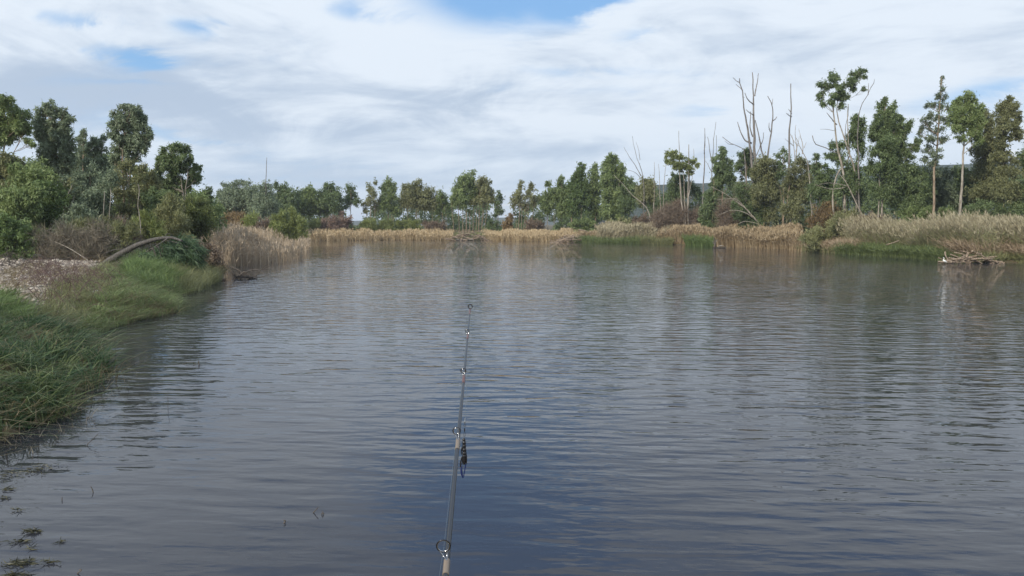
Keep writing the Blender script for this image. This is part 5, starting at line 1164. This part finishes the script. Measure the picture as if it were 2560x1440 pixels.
def weed(label, px, py, wx, wy, n, L=0.055):
    n = int(n * 0.28); wx *= 0.8; wy *= 0.6
    g = G(px, py); k = g[1] / F; kx = k; ky = (G(px, py - 5)[1] - G(px, py + 5)[1]) / 10
    c = np.stack([rng.normal(size=n) * wx * kx * 0.45, rng.normal(size=n) * wy * ky * 0.45, rng.uniform(0.001, 0.018, n)], -1)
    c[:, 1] += 0.25 * np.sin(c[:, 0] * 9) * wy * ky * 0.6
    ax = np.stack([rng.normal(size=n) * 1.4, rng.normal(size=n) * 0.7, np.abs(rng.normal(size=n)) * 0.15], -1)
    obj('floating_weed', mesh_from('floating_weed', [leaves(c, ax, L * rng.uniform(0.4, 1.5, n), 0.009, rng.uniform(0, 1, n))]), m_weed, None, (g[0], g[1], 0), label=label, category='weed', group='weed floating near the left edge', kind='stuff' if 'scatter' in label else None)
for a in [('brown spindle-shaped weed clump afloat left of centre bottom', 82, 1330, 26, 5, 260), ('small dark weed crumb right of the brown spindle-shaped clump', 151, 1356, 8, 3, 50),
          ('stringy green weed just below the brown spindle-shaped clump', 50, 1355, 38, 7, 170), ('large dark green weed mat near the lower left corner', 50, 1410, 46, 14, 520),
          ('weed mat cut by the bottom edge at the lower left corner', 45, 1440, 48, 10, 380), ('stringy weed trailing right of the large dark green mat', 125, 1408, 30, 7, 90),
          ('thin black weed streak at the left edge, upper one of two', 15, 1226, 26, 5, 120), ('thin black weed streak at the left edge, lower one of two', 14, 1246, 24, 3, 80),
          ('faint weed streak between the black streaks and the brown clump', 46, 1277, 16, 3, 50), ('thin weed strands between the spindle clump and the large mat', 78, 1373, 18, 4, 60),
          ('wide scatter of dead stems and weed below the lower left grass', 45, 1185, 85, 34, 420), ('sparse weed crumbs on the water right of the weed scatter', 110, 1172, 60, 26, 160)]:
    weed(*a)

# ------------------------------------------------------------------ fishing rod
def R(px, py, d): return CAM + ray(px, py) * d
dA, dB = 0.90, 2.0
A = R(1114, 1440, dA); B = R(1175.5, 772, dB); AX = (B - A); RL = np.linalg.norm(AX); axd = AX / RL
def tv(v): return (1440 - v) * dA / ((v - 772) * dB + (1440 - v) * dA)
def rp(t): return A + AX * t
rod_o = A - AX * 1.05
rod = thing('fishing_rod', tuple(rod_o), 'grey fishing rod pointing out over the water from the bottom centre', 'fishing rod')
def metal(name, colr, rough, met=0.0):
    m, nt, b = material(name); b.inputs['Base Color'].default_value = (*colr, 1); b.inputs['Roughness'].default_value = rough; b.inputs['Metallic'].default_value = met
    return m
m_blank = metal('grey_glass_blank', (0.026, 0.029, 0.033), 0.30); m_steel = metal('steel_ring', (0.45, 0.45, 0.46), 0.22, 1.0); m_dring = metal('dark_frame', (0.03, 0.03, 0.035), 0.3, 0.6)
m_wrap = metal('tan_thread_wrap', (0.21, 0.165, 0.12), 0.4); m_redw = metal('red_thread_wrap', (0.15, 0.065, 0.055), 0.4); m_cork = metal('foam_grip', (0.03, 0.03, 0.032), 0.8)
m_blankhi = m_blank
def rodr(t):      # radius in metres along the rod
    return np.interp(t, [-1.0, -0.3, 0.0, 0.25, 0.5, 0.8, 1.0], [0.0045, 0.0040, 0.0035, 0.0031, 0.0027, 0.0021, 0.0016])
tt = np.linspace(-0.75, 1.0, 40)
obj('blank', mesh_from('blank', tube(np.array([rp(t) - rod_o for t in tt]), rodr(tt), 14), True), m_blank, rod)
tt = np.linspace(-1.05, -0.45, 14)
obj('grip', mesh_from('grip', tube(np.array([rp(t) - rod_o for t in tt]), 0.013 + 0.002 * np.cos(tt * 14), 14), True), m_cork, rod)
tt = np.linspace(-0.72, -0.6, 5); obj('reel_seat', mesh_from('reel_seat', tube(np.array([rp(t) - rod_o for t in tt]), 0.0165, 14), True), m_dring, rod)
side = nrmz(np.cross(axd, np.array([0, 0, 1.0]))); upr = np.cross(side, axd)
def torus(c, nrm_, R_, r_, n=36, m=8):
    u = nrmz(np.cross(nrm_, [0.1, 0.2, 1.0])); w = np.cross(nrm_, u)
    a = np.linspace(0, 2 * pi, n, endpoint=False)[:, None]; b_ = np.linspace(0, 2 * pi, m, endpoint=False)[None]
    d = np.cos(a)[..., None] * u + np.sin(a)[..., None] * w
    V = c + d * (R_ + r_ * np.cos(b_))[..., None] + nrm_ * (r_ * np.sin(b_))[..., None]
    i = np.arange(n)[:, None]; j = np.arange(m)[None]; i2 = (i + 1) % n; j2 = (j + 1) % m
    return (V.reshape(-1, 3), np.stack([i * m + j, i2 * m + j, i2 * m + j2, i * m + j2], -1).reshape(-1, 4))
guides = [(1108.5, 1365, 17.0, 1402, 1438), (1141.5, 1077, 9.6, 1099, 1124), (1158.5, 927, 6.6, 941, 958), (1168.5, 828, 4.6, 838, 848)]
line_pts = [R(1085, 1600, 0.72), R(1098, 1440, 0.87)]
for gi, (cx_, cy_, rp_, fy, wy2) in enumerate(guides):
    t = tv(fy); d = dA + (dB - dA) * t; foot = rp(t); c = R(cx_, cy_, d); k = d / F
    gd = obj('guide', mesh_from('guide', [torus(c - rod_o, axd, rp_ * k, 0.0008 * (1 if gi == 0 else 0.8))], True), m_dring, rod)
    obj('ring', mesh_from('ring', [torus(c - rod_o, axd, (rp_ - 1.6) * k, 0.0007)], True), m_steel, gd)
    parts = []
    for s in (-1, 1):
        q = c + side * rp_ * k * 0.55 * s - upr * rp_ * k * 0.85
        parts += tube(smooth_path([q - rod_o, (q * 0.45 + foot * 0.55) - rod_o, rp(tv(fy + 6)) + upr * rodr(t) * 1.1 - rod_o], 6), 0.0009, 6)
    obj('foot', mesh_from('foot', parts, True), m_steel, gd)
    ts = np.linspace(tv(wy2), tv(fy), 6)
    obj('thread_wrap', mesh_from('thread_wrap', tube(np.array([rp(x) - rod_o for x in ts]), rodr(ts) * 1.22, 12), True), m_wrap if gi < 2 else m_redw, rod)
    line_pts.append(c + side * 0.0 - upr * rp_ * k * 0.7)
tipc = R(1175.5, 766, dB)
gd = obj('guide', mesh_from('tip_guide', [torus(tipc - rod_o, axd, 5.2 * dB / F, 0.0011)], True), m_dring, rod)
obj('ring', mesh_from('ring', [torus(tipc - rod_o, axd, 4.0 * dB / F, 0.0006)], True), m_steel, gd)
ts = np.linspace(tv(786), 0.995, 5); obj('thread_wrap', mesh_from('thread_wrap', tube(np.array([rp(x) - rod_o for x in ts]), rodr(ts) * 1.35, 10), True), m_redw, rod)
# reel under the seat, below the frame
rc = rp(-0.66) - upr * 0.075; 
parts = tube(np.array([rc - axd * 0.03 - rod_o, rc - axd * 0.005 - rod_o, rc + axd * 0.02 - rod_o, rc + axd * 0.035 - rod_o]), [0.026, 0.030, 0.022, 0.028], 18) + tube(np.array([rp(-0.66) - rod_o, rc - rod_o]), 0.006, 8)
obj('reel', mesh_from('reel', parts, True), m_dring, rod)

m_line = metal('nylon_line', (0.12, 0.15, 0.16), 0.4)
line_pts.append(tipc - upr * 0.004)
hang = [tipc + np.array([0.002, -0.004, -0.004]), R(1173.5, 840, 1.985), R(1169, 920, 1.98), R(1165.5, 990, 1.975), R(1163.2, 1046, 1.97)]
parts = []
for a, c in zip(line_pts[:-1], line_pts[1:]): parts += tube(np.array([a, (a + c) / 2, c]) - hang[0], 0.00022, 5, False)
for a, c in zip(hang[:-1], hang[1:]): parts += tube(np.array([a, (a + c) / 2, c]) - hang[0], 0.00034, 5, False)
parts += tube(np.array([line_pts[-1], (line_pts[-1] + hang[0]) / 2, hang[0]]) - hang[0], 0.00034, 5, False)
obj('fishing_line', mesh_from('fishing_line', parts, True), m_line, None, tuple(hang[0]), label='thin pale line threaded through the rod rings and hanging down to the lure', category='fishing line')

# ------------------------------------------------------------------ lure
dl = 1.97; k = dl / F; L0 = R(1162.5, 1046, dl)
lure = thing('lure', tuple(L0), 'black soft lure with a blue tail dangling beside the rod', 'lure')
def L(px, py, dy=0.0): return R(px, py, dl + dy) - L0
m_lure = metal('black_rubber', (0.012, 0.012, 0.014), 0.22); m_blue = metal('blue_rubber', (0.008, 0.018, 0.09), 0.3)
m_blue.node_tree.nodes['Principled BSDF'].inputs['Transmission Weight'].default_value = 0.15
obj('swivel', mesh_from('swivel', tube(np.array([L(1162.5, 1046), L(1162.3, 1049), L(1162.2, 1052), L(1162.2, 1054), L(1162.1, 1057), L(1162, 1060)]), np.array([0.9, 1.6, 1.0, 2.2, 1.1, 0.9]) * k, 8), True), m_steel, lure)
obj('snap', mesh_from('snap', [torus(L(1162, 1064), np.array([0.2, -1, 0]) / 1.02, 2.6 * k, 0.5 * k)] + tube(np.array([L(1161.6, 1070), L(1161.5, 1074), L(1161.4, 1079)]), [1.3 * k, 1.7 * k, 1.3 * k], 8) + tube(smooth_path([L(1160.3, 1079), L(1159.5, 1088), L(1160, 1094)], 6), 0.45 * k, 5) + tube(smooth_path([L(1162.6, 1079), L(1163.2, 1088), L(1161.5, 1094)], 6), 0.45 * k, 5), True), m_dring, lure)
n = 46; t = np.linspace(0, 1, n)
path = np.array([L(1159.8 + 1.0 * sin(x * 2.4), 1095 + 66 * x) for x in t])
env = np.interp(t, [0, 0.05, 0.15, 0.55, 0.85, 1.0], [1.5, 3.6, 4.4, 5.2, 5.0, 3.0]); rid = 1 + 0.09 * np.sign(np.sin(t * 2 * pi * 7.5)) * (t < 0.7)
obj('body', mesh_from('lure_body', tube(path, env * rid * k, 14), True), m_lure, lure)
obj('hook', mesh_from('hook', tube(smooth_path([L(1160.5, 1094, -0.002), L(1156, 1098), L(1152.5, 1106), L(1149.2, 1117)], 9), np.linspace(0.9, 0.35, 9) * k, 6) , True), m_steel, lure)
for (pl, r0_, r1_) in [([(1156, 1118), (1153.5, 1128), (1153.8, 1138)], 2.2, 0.8), ([(1164, 1128), (1166.3, 1142), (1166, 1160)], 1.8, 1.4), ([(1155, 1142), (1151.5, 1156), (1151.3, 1168)], 1.6, 1.6), ([(1157, 1140), (1155.5, 1152), (1154.8, 1162)], 1.3, 1.0)]:
    obj('claw', mesh_from('claw', tube(smooth_path([L(x, y, -0.001) for x, y in pl], 8), np.linspace(r0_, r1_, 8) * k, 7), True), m_lure, lure)
tail = smooth_path([L(1154, 1164), L(1153.4, 1176), L(1155.2, 1188), L(1157.5, 1195.5)], 12)
obj('tail', mesh_from('tail', tube(tail, np.array([1.5, 1.8, 2.1, 2.4, 2.6, 2.7, 2.8, 2.7, 2.4, 2.0, 1.5, 0.8]) * k, 9) + tube(smooth_path([L(1164.5, 1160), L(1162.5, 1172), L(1160.3, 1184), L(1158.5, 1194)], 10), np.linspace(1.5, 1.1, 10) * k, 7), True), m_blue, lure)
